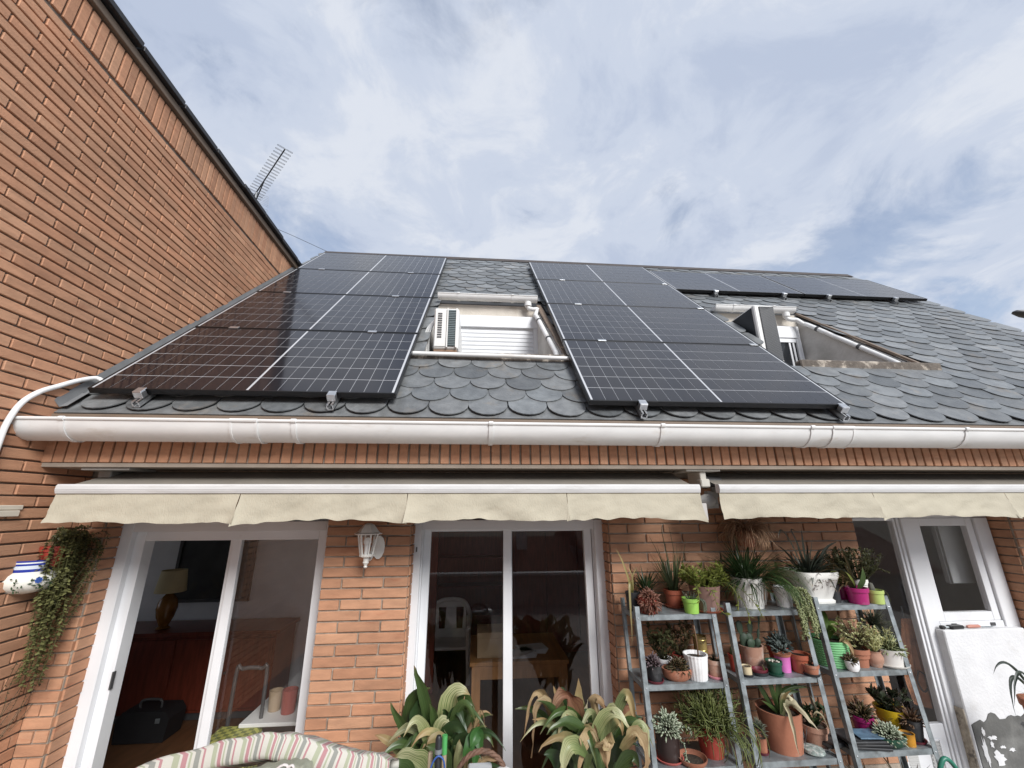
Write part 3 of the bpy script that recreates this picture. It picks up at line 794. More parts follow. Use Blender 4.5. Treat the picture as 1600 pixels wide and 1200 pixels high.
# ================================================================== WALL LANTERN
ln = thing('wall_lantern', 'white wall lantern on the brick pier between the patio doors', 'lantern', (-.63, FY-.01, -.24))
lx, ly = -.655, 2.70
LW = mat('white_cast_metal', (.72, .71, .67), .4, .06)
q = MB()
q.lathe([(.012, -.098), (.03, -.107), (.066, -.150), (.082, -.158), (.082, -.163), (.06, -.165)], (lx, ly, 0), 6); q.build('cap', LW, ln)
q = MB()
for i in range(6):
    a = 2*pi*i/6; q.bar((lx+.058*cos(a), ly+.058*sin(a), -.165), (lx+.036*cos(a), ly+.036*sin(a), -.278), .008, .008)
q.lathe([(.036, -.274), (.042, -.279), (.040, -.288), (.018, -.295), (.015, -.315), (.019, -.322), (.012, -.332), (.008, -.338), (.012, -.346), (.006, -.352)], (lx, ly, 0), 12)
q.build('cage', LW, ln)
q = MB(); q.lathe([(.054, -.166), (.034, -.274)], (lx, ly, 0), 6); q.f = [f_ for f_ in q.f if len(f_) == 4]; q.build('pane', GLASS, ln)
q = MB(); q.ball((lx, ly, -.205), .024, 12, 8); q.tube([(lx, ly, -.275), (lx, ly, -.225)], .016, 10); q.build('bulb', mat('opal_glass', (.8, .8, .78), .3, .02), ln, smooth=50)
q = MB(); q.tube(smooth_path([(lx+.0, ly+.01, -.30), (lx+.01, ly+.05, -.312), (lx+.02, ly+.09, -.28), (lx+.035, FY-.012, -.25)]), .009, 8)
pm = Matrix.Translation((lx+.05, FY-.022, -.245)) @ Matrix.Rotation(pi/2, 4, 'X')
q.lathe([(.03, 0), (.042, .006), (.046, .014)], (0, 0, 0), 14, sx=.8, sy=1.5, m=pm); q.build('wall_bracket', LW, ln, smooth=40)

# ================================================================== AIR CONDITIONERS IN THE DORMERS
ACW = mat('ac_white_enamel', (.72, .715, .69), .4, .05, 5, col2=(.5, .46, .4), c2scale=4, c2lo=.6, c2hi=.85)
COIL = mat('ac_coil', (.07, .095, .1), .5, .2)
ac = thing('air_conditioner', 'white air conditioner beside the roller shutter, its grey coil towards the terrace', 'air conditioner', (-.30, 3.65, 1.115), 'air conditioners in the dormers')
q = MB(); q.box(-.405, -.19, 3.30, 4.0, 1.29, 1.675, b=.012); q.build('casing', ACW, ac)
q = MB(); q.box(-.285, -.212, 3.290, 3.2995, 1.315, 1.655); q.build('coil', COIL, ac)
q = MB()
for i in range(20): q.box(-.285, -.212, 3.284, 3.2895, 1.318 + i*.017, 1.325 + i*.017)
q.build('coil_fins', mat('coil_fin', (.13, .16, .165), .4, .1, metal=.3), ac, kind='stuff')
q = MB(); q.box(-.292, -.282, 3.28, 3.2995, 1.30, 1.668); q.box(-.215, -.203, 3.28, 3.2995, 1.30, 1.668); q.box(-.395, -.30, 3.293, 3.2995, 1.31, 1.665, b=.002); q.build('side_panel', ACW, ac)
me_ = None
for i in range(11):
    q = MB(); q.box(-.372, -.335, 3.288, 3.2925, 1.39 + i*.022, 1.402 + i*.022); q.build('slot', DARKM, ac)
q = MB(); q.box(-.40, -.20, 3.31, 3.9, 1.12, 1.287, b=.004); q.build('wooden_block', mat('old_wood', (.24, .15, .1), .85, .25, 12, (1, 1, 6), .3), ac)
q = MB()
for dx in (0, .018, .036): q.tube(smooth_path([(-.412-dx*.3, 3.45, 1.62), (-.45-dx, 3.42, 1.5), (-.455-dx, 3.42, 1.3), (-.44-dx, 3.5, 1.14)]), .009, 6)
q.build('pipe', PVC, ac, smooth=60)
MESHG = mat('dark_grille', (.022, .025, .03), .45, .2)
ac2 = thing('air_conditioner', 'air conditioner with dark mesh sides standing out of the open dormer', 'air conditioner', (2.85, 3.78, 1.12), 'air conditioners in the dormers')
q = MB(); q.box(2.728, 2.942, 3.49, 4.02, 1.30, 1.925, b=.01); q.build('casing', ACW, ac2)
q = MB(); q.box(2.775, 2.925, 3.480, 3.489, 1.335, 1.905); q.build('front_grille', MESHG, ac2)
q = MB()
for i in range(34):
    z_ = 1.335 + i*.017
    q.bar((2.777, 3.477, z_), (2.923, 3.477, min(z_+.06, 1.905)), .003, .003)
q.build('grille_wires', mat('wire_grey', (.05, .053, .058), .4, .1), ac2, kind='stuff')
q = MB(); q.box(2.719, 2.727, 3.53, 3.99, 1.335, 1.905); q.build('side_coil', MESHG, ac2)
for e in (0,):
    q = MB(); q.box(2.74, 2.93, 3.52, 3.98, 1.12, 1.298, b=.004); q.build('base', mat('pink_brick_block', (.36, .2, .15), .9, .2), ac2)

# ================================================================== AERIAL AND GUY WIRE
AER = mat('aerial_metal', (.09, .095, .1), .45, .15, metal=.5)
ae = thing('tv_aerial', 'long television aerial above the neighbouring brick wall', 'aerial', (-3.50, 5.52, 3.1))
A_, B_ = Vector((-3.70, 5.74, 4.7)), Vector((-2.72, 4.68, 4.7))
dr = (B_ - A_).normalized(); sdv = Vector((dr.y, -dr.x, 0))
q = MB(); q.tube([(-3.50, 5.52, 3.05), (-3.50, 5.52, 4.66)], .018, 8); q.build('mast', mat('galvanised_mast', (.2, .21, .22), .5, .2, metal=.5), ae)
q = MB(); q.bar(A_, B_, .015, .015); q.bar((-3.50, 5.52, 4.45), A_.lerp(B_, .42) + Vector((0, 0, -.01)), .014, .014); q.build('boom', AER, ae)
for i in range(19):
    c_ = A_.lerp(B_, .08 + .92*i/18); w_ = .105 - .0006*i
    q = MB()
    for s_ in (-1, 1):
        q.tube([c_ + sdv*s_*.012 + dr*.008, c_ + sdv*s_*w_ + dr*.009, c_ + sdv*s_*(w_+.004), c_ + sdv*s_*w_ - dr*.009, c_ + sdv*s_*.012 - dr*.008], .0027, 5)
    q.build('element', AER, ae)
q = MB(); q.box(-3.64, -3.60, 5.62, 5.66, 4.60, 4.68); q.build('dipole_box', DARKM, ae)
q = MB()
for s_ in (-1, 1):
    for i in range(7):
        z_ = 4.70 + s_*(.03 + .045*i); b_ = A_ - dr*(.02 + .02*i)
        q.tube([b_ - sdv*.25 + Vector((0, 0, z_-4.7)), b_ + sdv*.25 + Vector((0, 0, z_-4.7))], .0022, 4)
    for e in (-.25, -.1, .1, .25): q.tube([A_ - dr*.02 + sdv*e + Vector((0, 0, s_*.03)), A_ - dr*.14 + sdv*e + Vector((0, 0, s_*.31))], .0022, 4)
q.build('reflector', mat('reflector_wire', (.3, .32, .35), .5, .1), ae)
q = MB(); q.tube([(-3.50, 5.52, 4.2), (-2.9, 5.60, 3.98), (-2.26, 5.68, 3.72)], .0035, 5)
tag(q.build('guy_wire', AER), 'thin wire running from the aerial down to the slate ridge', 'wire')

# ================================================================== STREET LAMP AT THE RIGHT EDGE
sl_ = thing('street_lamp', 'dark lamp head reaching in beyond the right end of the roof', 'street lamp', (17.2, 9.0, -8.2))
q = MB(); m_ = Matrix.Translation((15.05, 9.0, 4.98)) @ Matrix.Rotation(radians(97), 4, 'Y')
q.lathe([(.01, -.52), (.09, -.44), (.15, -.2), (.16, .1), (.12, .5), (.05, .7)], (0, 0, 0), 14, sx=.6, m=m_); q.build('lamp_head', mat('lamp_dark', (.05, .05, .055), .4, .1), sl_, smooth=50)
q = MB(); q.tube(smooth_path([(15.6, 9, 5.02), (16.4, 9, 5.2), (17.0, 9, 4.9), (17.2, 9, 4.0), (17.2, 9, -8.2)]), .06, 8); q.build('pole', DARKM, sl_)

# ================================================================== INSIDE THE LEFT ROOM
MAHOG = mat('mahogany', (.16, .035, .02), .3, .25, 5, (8, 1, 1))
dz = thing('sideboard', 'reddish brown wooden sideboard seen through the open patio door', 'sideboard', (-3.3, 5.72, -2.195))
q = MB(); q.box(-4.4, -2.2, 5.44, 6.0, -1.385, -1.345, b=.006); q.build('top', MAHOG, dz)
q = MB(); q.box(-4.36, -2.24, 5.47, 5.99, -2.12, -1.39); q.build('carcass', MAHOG, dz)
for i in range(4):
    q = MB(); q.box(-4.34 + i*.525, -3.835 + i*.525, 5.452, 5.469, -2.09, -1.42, b=.004); dd = q.build('door', MAHOG, dz)
    q = MB(); q.ball((-3.88 + i*.525 - .42*(i % 2), 5.44, -1.75), .015); q.build('knob', DARKM, dd)
q = MB(); q.box(-4.3, -2.3, 5.5, 5.95, -2.195, -2.121); q.build('plinth', DARKM, dz)
lm = thing('table_lamp', 'table lamp with beige shade and amber vase foot on the sideboard', 'lamp', (-3.56, 5.62, -1.345))
q = MB(); q.lathe([(.05, -1.344), (.075, -1.335), (.045, -1.31), (.085, -1.22), (.105, -1.13), (.09, -1.04), (.045, -.985), (.03, -.965), (.012, -.955), (.012, -.90)], (-3.58, 5.62, 0), 18); q.build('base', mat('amber_glaze', (.2, .09, .02), .12, .4, 7), lm, smooth=50)
q = MB(); q.lathe([(.155, -.955), (.125, -.72)], (-3.58, 5.62, 0), 20); q.f = [f_ for f_ in q.f if len(f_) == 4]; q.build('shade', mat('shade_beige', (.58, .5, .3), .8, .05), lm, smooth=60)
pt = thing('picture', 'large dark picture in a black frame on the wall above the sideboard', 'picture', (-3.4, 6.09, -1.15))
q = MB(); frame_rect(q, -3.86, -2.9, -1.16, -.25, 6.05, 6.09, .04); q.build('frame', DARKM, pt)
q = MB(); q.box(-3.82, -2.94, 6.065, 6.08, -1.12, -.29); q.build('canvas', mat('dark_painting', (.03, .032, .03), .5, .6, 3, col2=(.06, .05, .03)), pt)
bgx = thing('tool_bag', 'black bag on the floor before the sideboard', 'bag', (-3.24, 5.3, -2.195))
q = MB(); q.prism([(-3.46, 5.05, -2.19), (-3.0, 5.05, -2.19), (-2.98, 5.05, -2.0), (-3.03, 5.05, -1.935), (-3.42, 5.05, -1.93), (-3.47, 5.05, -2.0)], (0, .26, 0)); q.build('body', mat('black_nylon', (.015, .015, .017), .6, .2), bgx)
q = MB(); q.tube(smooth_path([(-3.33, 5.15, -1.94), (-3.32, 5.15, -1.87), (-3.15, 5.15, -1.87), (-3.13, 5.15, -1.94)]), .012, 6); q.build('handle', DARKM, bgx)
q = MB(); q.box(-3.10, -3.06, 5.042, 5.049, -2.03, -1.99); q.build('buckle', GALV, bgx)
# trolley and folding table set indoors, standing in for reflections in the sash
tr = thing('shopping_trolley', 'yellow checked shopping trolley standing in for a reflection in the sliding glass', 'trolley', (-1.62, 3.5, -2.195))
q = MB(); q.box(-1.80, -1.50, 3.42, 3.66, -2.08, -1.50, b=.02)
YCH = mat('yellow_check', (.3, .3, .06), .8, .1); tq = YCH.node_tree
ck = tq.nodes.new('ShaderNodeTexChecker'); ck.inputs['Scale'].default_value = 30; ck.inputs['Color1'].default_value = (.42, .42, .1, 1); ck.inputs['Color2'].default_value = (.17, .19, .05, 1)
gp = tq.nodes.new('ShaderNodeNewGeometry'); tq.links.new(gp.outputs['Position'], ck.inputs['Vector']); tq.links.new(ck.outputs['Color'], tq.nodes['Principled BSDF'].inputs['Base Color'])
q.build('bag', YCH, tr)
q = MB(); q.tube(smooth_path([(-1.76, 3.68, -2.1), (-1.76, 3.68, -1.22), (-1.72, 3.68, -1.16), (-1.58, 3.68, -1.16), (-1.54, 3.68, -1.22), (-1.54, 3.68, -2.1)]), .014, 8); q.build('handle_frame', DARKM, tr)
for x in (-1.8, -1.5):
    q = MB(); q.tube([(x-.012, 3.68, -2.12), (x+.012, 3.68, -2.12)], .075, 16); q.build('wheel', DARKM, tr)
ft = thing('folding_table', 'white folding table loaded with jars, standing in for a reflection in the sliding glass', 'table', (-1.2, 3.9, -2.195))
q = MB(); q.box(-1.65, -.98, 3.6, 4.15, -1.50, -1.475, b=.004); q.build('top', mat('table_white', (.7, .7, .68), .5, .05), ft)
for y in (3.65, 4.1):
    q = MB(); q.tube([(-1.55, y, -2.19), (-1.1, y, -1.505)], .011, 6); q.build('leg', ALU, ft)
    q = MB(); q.tube([(-1.1, y+.02, -2.19), (-1.55, y+.02, -1.505)], .011, 6); q.build('leg', ALU, ft)
for x, y, r, h, c, nm, lb in ((-1.38, 3.75, .055, .15, (.35, .08, .06), 'jar', 'red jar on the folding table'), (-1.25, 3.8, .07, .17, (.6, .58, .55), 'bucket', 'pale bucket on the folding table'), (-1.10, 3.85, .06, .06, (.5, .45, .1), 'bowl', 'yellow bowl on the folding table'), (-1.50, 3.8, .05, .13, (.4, .3, .2), 'jar', 'brown jar near the folding table\'s left end')):
    q = MB(); q.lathe([(r*.85, -1.474), (r, -1.474+h), (r-.005, -1.474+h), (r*.8, -1.474+h*.5)], (x, y, 0), 14); tag(q.build(nm, mat(nm+'_paint', c, .4, .05), smooth=50), lb, nm)

# ================================================================== INSIDE THE MIDDLE ROOM
OAK = mat('oak', (.42, .21, .08), .45, .2, 4, (6, 1, 1))
tb = thing('dining_table', 'oak table behind the middle patio door', 'table', (.45, 4.95, -2.195))
q = MB(); q.box(-.04, .93, 4.55, 5.45, -1.485, -1.45, b=.004); q.build('top', OAK, tb)
q = MB(); q.box(-.02, .91, 4.57, 4.60, -1.60, -1.486); q.box(-.02, .91, 5.4, 5.43, -1.60, -1.486); q.box(-.02, .01, 4.605, 5.395, -1.6, -1.486); q.box(.88, .91, 4.605, 5.395, -1.6, -1.486); q.build('apron', OAK, tb)
for x in (-.02, .83):
    for y in (4.565, 5.35):
        q = MB(); q.box(x, x+.085, y-.004, y+.081, -2.195, -1.4865, b=.003); q.build('leg', OAK, tb)
cbx = thing('cardboard_box', 'brown cardboard box on the left end of the oak table', 'box', (.18, 4.82, -1.45))
CARD = mat('cardboard', (.42, .31, .19), .85, .1)
q = MB(); q.box(.03, .35, 4.66, 4.98, -1.449, -1.275, b=.003); q.build('body', CARD, cbx)
q = MB(); q.box(.028, .352, 4.658, 4.982, -1.2745, -1.225, b=.003); q.build('lid', CARD, cbx)
for i, (x, y, a, lb) in enumerate(((.46, 4.72, .1, 'white paper pile nearest the front edge of the oak table'), (.6, 4.86, -.2, 'white paper pile farther back on the oak table'))):
    q = MB()
    for k in range(5):
        m_ = Matrix.Translation((x, y, -1.449 + k*.006)) @ Matrix.Rotation(a + .1*k, 4, 'Z'); q.box(-.15, .15, -.1, .1, 0, .0055, m_)
    o = q.build('papers', mat('paper', (.7, .7, .7), .8, .03)); tag(o, lb, 'papers')
WPL = mat('white_plastic', (.75, .75, .74), .4, .04)
chr_ = thing('plastic_chair', 'white plastic garden chair seen through the middle door', 'chair', (-.34, 6.35, -2.195))
q = MB(); q.box(-.58, -.10, 6.1, 6.58, -1.80, -1.765, b=.012); q.build('seat', WPL, chr_)
def arcpts(n, f): return [f(i/n) for i in range(n+1)]
q = MB()
q.tube(smooth_path([(-.60, 6.12, -1.55), (-.61, 6.4, -1.52), (-.60, 6.56, -1.45), (-.52, 6.62, -1.33), (-.34, 6.64, -1.30), (-.16, 6.62, -1.33), (-.08, 6.56, -1.45), (-.07, 6.4, -1.52), (-.08, 6.12, -1.55)]), .03, 8)
q.build('arm_rail', WPL, chr_, smooth=60)
q = MB()
for xa, xb, xc, xd in ((-.41, -.27, -.43, -.25), (-.555, -.52, -.56, -.50), (-.16, -.125, -.18, -.12)):
    q.prism([(xa, 6.61, -1.40), (xb, 6.61, -1.40), (xd, 6.57, -1.78), (xc, 6.57, -1.78)], (0, .02, 0))
q.prism([(-.54, 6.625, -1.40), (-.14, 6.625, -1.40), (-.16, 6.63, -1.31), (-.52, 6.63, -1.31)], (0, .018, 0)); q.prism([(-.55, 6.575, -1.66), (-.13, 6.575, -1.66), (-.13, 6.565, -1.78), (-.55, 6.565, -1.78)], (0, -.012, 0))
q.build('backrest', WPL, chr_)
for x in (-.59, -.09):
    for y in (6.12, 6.56):
        q = MB(); q.tube([(x - .02*(1 if x < -.3 else -1), y, -2.195), (x, y, -1.56 if y < 6.3 else -1.5)], [.026, .03], 8); q.build('leg', WPL, chr_)
wr = thing('wardrobe', 'tall dark wardrobe in the gloom of the middle room', 'wardrobe', (1.6, 7.5, -2.195))
q = MB(); q.box(.6, 2.2, 7.2, 7.85, -2.19, -.1, b=.006); q.build('carcass', MAHOG, wr)
for i in range(3):
    q = MB(); q.box(.63 + i*.52, 1.13 + i*.52, 7.175, 7.197, -2.1, -.16, b=.004); q.build('door', MAHOG, wr)
bcs = thing('bookcase', 'dark wooden bookcase added to darken the wall behind the white plastic chair', 'bookcase', (-.2, 7.5, -2.195))  # put in to cover the bright back wall with something dark
q = MB(); q.box(-.89, .55, 7.55, 7.88, -2.19, .1); q.box(-.89, -.85, 7.2, 7.549, -2.19, .1); q.box(.51, .55, 7.2, 7.549, -2.19, .1); q.build('carcass', MAHOG, bcs)
for i in range(6):
    q = MB(); q.box(-.849, .509, 7.21, 7.549, -2.1 + i*.42, -2.07 + i*.42); q.build('shelf_board', MAHOG, bcs)
q = MB(); q.box(-.62, -.5, 5.9, 6.0, -2.195, .35, b=.004); tag(q.build('wooden_post', MAHOG), 'dark brown wooden post behind the white plastic chair', 'post')
# robe and wall hanger in the right room
ROBE = mat('brown_towelling', (.5, .22, .11), .95, .2, 14, bump=.5, bscale=80, col2=(.2, .08, .04), c2scale=8)
rb = thing('bathrobe', 'brown bathrobe hanging inside the right-hand glazed door', 'robe', (3.1, 3.1, -1.37))
q = MB(); P = []; nx_, nz_ = 16, 14
for i in range(nx_+1):
    for k in range(nz_+1):
        u_, v_ = i/nx_, k/nz_; wd_ = .05 + .055*min(1, v_*2.2) - .04*max(0, v_-.75)*2
        P.append((3.15 + (u_-.5)*2*wd_ - .02*v_, 3.10 + .02*sin(u_*14 + v_*3)*v_ + .01*sin(u_*31), -.80 - .55*v_ - .05*abs(u_-.45)*v_*(-1)))
q.add(P, [(i*(nz_+1)+k, (i+1)*(nz_+1)+k, (i+1)*(nz_+1)+k+1, i*(nz_+1)+k+1) for i in range(nx_) for k in range(nz_)]); q.build('cloth', ROBE, rb, smooth=70)
q = MB(); q.tube(smooth_path([(3.11, 3.075, -1.12), (3.08, 3.07, -1.18), (3.10, 3.065, -1.24), (3.14, 3.065, -1.22), (3.15, 3.07, -1.15), (3.11, 3.075, -1.12)]), .006, 6); q.build('belt', mat('dark_cord', (.05, .03, .02), .8, .1), rb)
q = MB(); q.tube([(3.135, 3.11, -.72), (3.135, 3.11, -.80)], .006, 6); q.build('hook', GALV, rb)

CUPB = mat('grey_cupboard', (.36, .37, .37), .6, .05)
wc = thing('added_cupboard', 'pale wall cupboard added to lighten the view through the side window', 'cupboard', (4.0, 3.2, -.575))  # put in close behind the pane as a pale area for the window
q = MB(); q.box(3.565, 4.3, 3.09, 3.125, -.575, .0, b=.004); q.build('carcass', CUPB, wc)
for i in range(2):
    q = MB(); q.box(3.57 + i*.365, 3.93 + i*.365, 3.072, 3.088, -.57, -.005, b=.003); q.build('door', CUPB, wc)
# ================================================================== PARAPET UNDER THE SIDE WINDOW, THINGS ON IT
PLW = mat('white_roughcast', (.66, .665, .675), .9, .05, 9, bump=.3, bscale=70, col2=(.5, .49, .47), c2scale=3, c2lo=.6, c2hi=.8)
CEM = mat('bare_cement', (.105, .105, .1), .95, .25, 7, bump=.4, bscale=30, col2=(.2, .2, .19), c2scale=4, c2lo=.5, c2hi=.7)
pp_ = thing('parapet_wall', 'white roughcast parapet with bare grey cement patch under the side window', 'wall', (3.5, 2.93, -2.2))
q = MB(); q.box(3.185, 3.80, 2.893, 2.965, -2.2, -.826, b=.006); q.build('core', PLW, pp_)
rr = random.Random(4)
pts = []; n_ = 26
for i in range(n_+1):
    x = 3.20 + .6*i/n_; pts.append((x, 2.8925, -1.335 + .016*sin(i*1.1) + rr.uniform(-.014, .014) + (-.02 if i < 3 else .01)))
pts += [(3.80, 2.8925, -2.19), (3.20, 2.8925, -2.19)]
q = MB(); q.prism(pts, (0, -.004, 0)); q.build('cement_patch', CEM, pp_)
def blob(cx, cz, rx, rz, seed, y, d=-.003):
    r2 = random.Random(seed); P = []
    for i in range(22):
        a = 2*pi*i/22; k = 1 + r2.uniform(-.45, .3); P.append((cx + rx*k*cos(a), y, cz + rz*k*sin(a)))
    mb = MB(); mb.prism(P, (0, d, 0)); return mb
for i, (cx, cz, rx, rz) in enumerate(((3.245, -1.50, .016, .075), (3.33, -1.54, .045, .035), (3.315, -1.435, .03, .011), (3.262, -1.40, .010, .024), (3.43, -1.50, .024, .010), (3.30, -1.47, .012, .02), (3.37, -1.485, .02, .008))):
    blob(cx, cz, rx, rz, i+3, 2.888).build('paint_remnant', PLW, pp_)
q = MB(); q.box(3.172, 3.184, 2.896, 2.96, -2.19, -1.28, b=.003); q.build('crumbling_edge', mat('crumbled_plaster', (.4, .35, .28), .95, .3, 30, bump=.8, bscale=60, col2=(.16, .14, .12), c2scale=14, c2lo=.5, c2hi=.6), pp_)
q = MB(); m_ = Matrix.Translation((3.315, 2.925, -.8255)) @ Matrix.Rotation(.1, 4, 'Z'); q.box(-.052, .052, -.022, .022, 0, .022, m_, b=.006)
tag(q.build('black_case', mat('black_plastic', (.02, .02, .022), .4, .1)), 'small black box lying on the white parapet', 'box')
sdv_ = thing('screwdriver', 'screwdriver with a pinkish handle lying on the white parapet', 'tool', (3.47, 2.92, -.8255))
q = MB(); q.tube([(3.40, 2.92, -.814), (3.42, 2.92, -.813), (3.49, 2.922, -.813), (3.50, 2.922, -.815)], [.008, .011, .010, .006], 8); q.build('handle', mat('pink_handle', (.5, .22, .17), .5, .1), sdv_, smooth=60)
q = MB(); q.tube([(3.501, 2.922, -.817), (3.60, 2.925, -.820)], .0035, 6); q.build('shaft', GALV, sdv_)
kt = thing('padlock', 'small black padlock with metal shackle at the left end of the parapet top', 'padlock', (3.225, 2.925, -.8255))
q = MB(); q.box(3.198, 3.23, 2.91, 2.935, -.8253, -.803, b=.006); q.build('body', mat('black_rubber', (.02, .02, .02), .6, .1), kt)
q = MB(); q.tube(smooth_path([(3.231, 2.915, -.812), (3.25, 2.912, -.812), (3.258, 2.922, -.812), (3.25, 2.932, -.812), (3.231, 2.930, -.812)]), .004, 6); q.build('shackle', GALV, kt)

# ================================================================== WHAT LIES BEHIND THE CAMERA (mirrored in the glass)
tp = thing('terrace_parapet', 'low rendered parapet with white coping along the open side of the terrace', 'wall', (1.5, -4.4, -2.2))
q = MB(); q.box(-2.6, 6.3, -4.45, -4.30, -2.2, -1.56); q.build('wall', GREYPL, tp)
q = MB(); q.box(-2.62, 6.32, -4.5, -4.25, -1.559, -1.50, b=.008); q.build('coping', PVC, tp)
TILE = mat('clay_roof', (.2, .1, .07), .85, .3, 12, (8, 1, 1), .5, 30)
for i, (x, y, w_, d_, zt_, c, lb) in enumerate(((-9, -21, 9, 8, -3.0, (.6, .54, .45), 'cream house with brown tiled roof across the street, far left'), (1.0, -22, 9, 8, -3.9, (.68, .67, .64), 'grey white house with brown tiled roof opposite the terrace'),
                               (10.5, -24, 8, 9, -2.4, (.72, .71, .68), 'taller white house with brown tiled roof across the street'), (20, -20, 9, 8, -3.4, (.42, .36, .3), 'ochre house with brown tiled roof at the end of the street'))):
    hs = thing('townhouse', lb, 'house', (x, y, -8.2), 'houses across the street')
    wm = mat('townhouse_wall', c, .9, .08)
    q = MB(); q.box(x-w_/2, x+w_/2, y-d_/2, y+d_/2, -8.2, zt_); q.build('wall', wm, hs)
    q = MB(); q.prism([(x-w_/2-.3, y+d_/2+.4, zt_-.1), (x-w_/2-.3, y, zt_+2.0), (x-w_/2-.3, y-d_/2-.4, zt_-.1)], (w_+.6, 0, 0)); q.build('roof', TILE, hs)
    for k in range(3):
        for j in range(2):
            q = MB(); xx = x - w_/2 + 1.2 + k*(w_-3.4)/2; zz_ = zt_ - 1.9 - j*2.8
            frame_rect(q, xx, xx+1.0, zz_, zz_+1.3, y+d_/2-.05, y+d_/2+.06, .09); wn = q.build('window', WHITE, hs)
            q = MB(); q.box(xx+.08, xx+.92, y+d_/2-.03, y+d_/2+.01, zz_+.08, zz_+1.22); q.build('pane', mat('dark_pane', (.03, .035, .04), .1, .1) if (i+k+j) == 0 else bpy.data.materials['dark_pane'], wn)
    q = MB(); q.box(x+1.5, x+2.1, y+.8, y+1.4, zt_+1.0, zt_+2.7); q.build('chimney', wm, hs)

# ================================================================== METAL SHELF UNITS
def shelf_unit(w_):
    root = bpy.data.objects.new('shelf_unit', None); COL.objects.link(root); root.empty_display_size = .1; ORG[root.name] = (0, 0, 0)
    # local frame: x across, y into the wall from the front post's foot, z up from the floor
    LN = .104; D_ = .245
    yf = lambda z: LN*z
    def post(x, y0, sx, sy):
        q = MB(); a, b_ = Vector((x, y0, 0)), Vector((x, y0 + LN*1.645, 1.645)); t_ = .0022; f = .027
        for (dx, dy, wx, wy) in ((0, 0, f*sx, t_*sy), (0, 0, t_*sx, f*sy)):
            P = [Vector((dx, dy, 0)), Vector((wx, dy, 0)), Vector((wx, wy, 0)), Vector((dx, wy, 0))]
            q.prism([a + p for p in P], b_ - a)
        return q.build('post', GALV, root, local=True)
    for x, sx in ((0, 1), (w_, -1)):
        post(x, 0, sx, 1); post(x, D_, sx, -1)
    for z in (.20, .555, .92, 1.273, 1.60):
        q = MB(); y = yf(z) + .003; x0, x1 = .003, w_-.003; y1 = y + D_ - .006; h = .027
        q.box(x0, x1, y, y1, z-.003, z); q.box(x0, x1, y, y+.0015, z-h, z-.0031); q.box(x0, x1, y1-.0015, y1, z-h, z-.0031)
        q.box(x0, x0+.0015, y+.0016, y1-.0016, z-h, z-.0031); q.box(x1-.0015, x1, y+.0016, y1-.0016, z-h, z-.0031)
        q.box(x0, x1, y+.0016, y+.012, z-h, z-h+.0015)
        s2 = q.build('shelf', GALV, root, local=True)
        for xx in (.014, w_-.014):
            q = MB(); q.ball((xx, y-.003, z-.014), .0055, 8, 4); q.build('bolt', ALU, s2, local=True)
    return root
su = shelf_unit(.478)
for i, (x, z, lb) in enumerate(((.908, -2.2, 'left metal shelf unit of three, beside the middle patio door'), (1.452, -2.192, 'middle metal shelf unit of three, under the gap between the awnings'), (2.002, -2.173, 'right metal shelf unit of three, reaching in front of the glazed door'))):
    o = su if i == 0 else copy_tree(su)
    tag(o, lb, 'shelf unit', 'galvanised shelf units against the brick wall'); o.location = (x, 2.53 - .104*1.64, z + H)
SH = {'A1': -.600, 'A2': -.927, 'A3': -1.28, 'A4': -1.645, 'B1': -.592, 'B2': -.919, 'B3': -1.272, 'B4': -1.637, 'C1': -.573, 'C2': -.900, 'C3': -1.253, 'C4': -1.618}

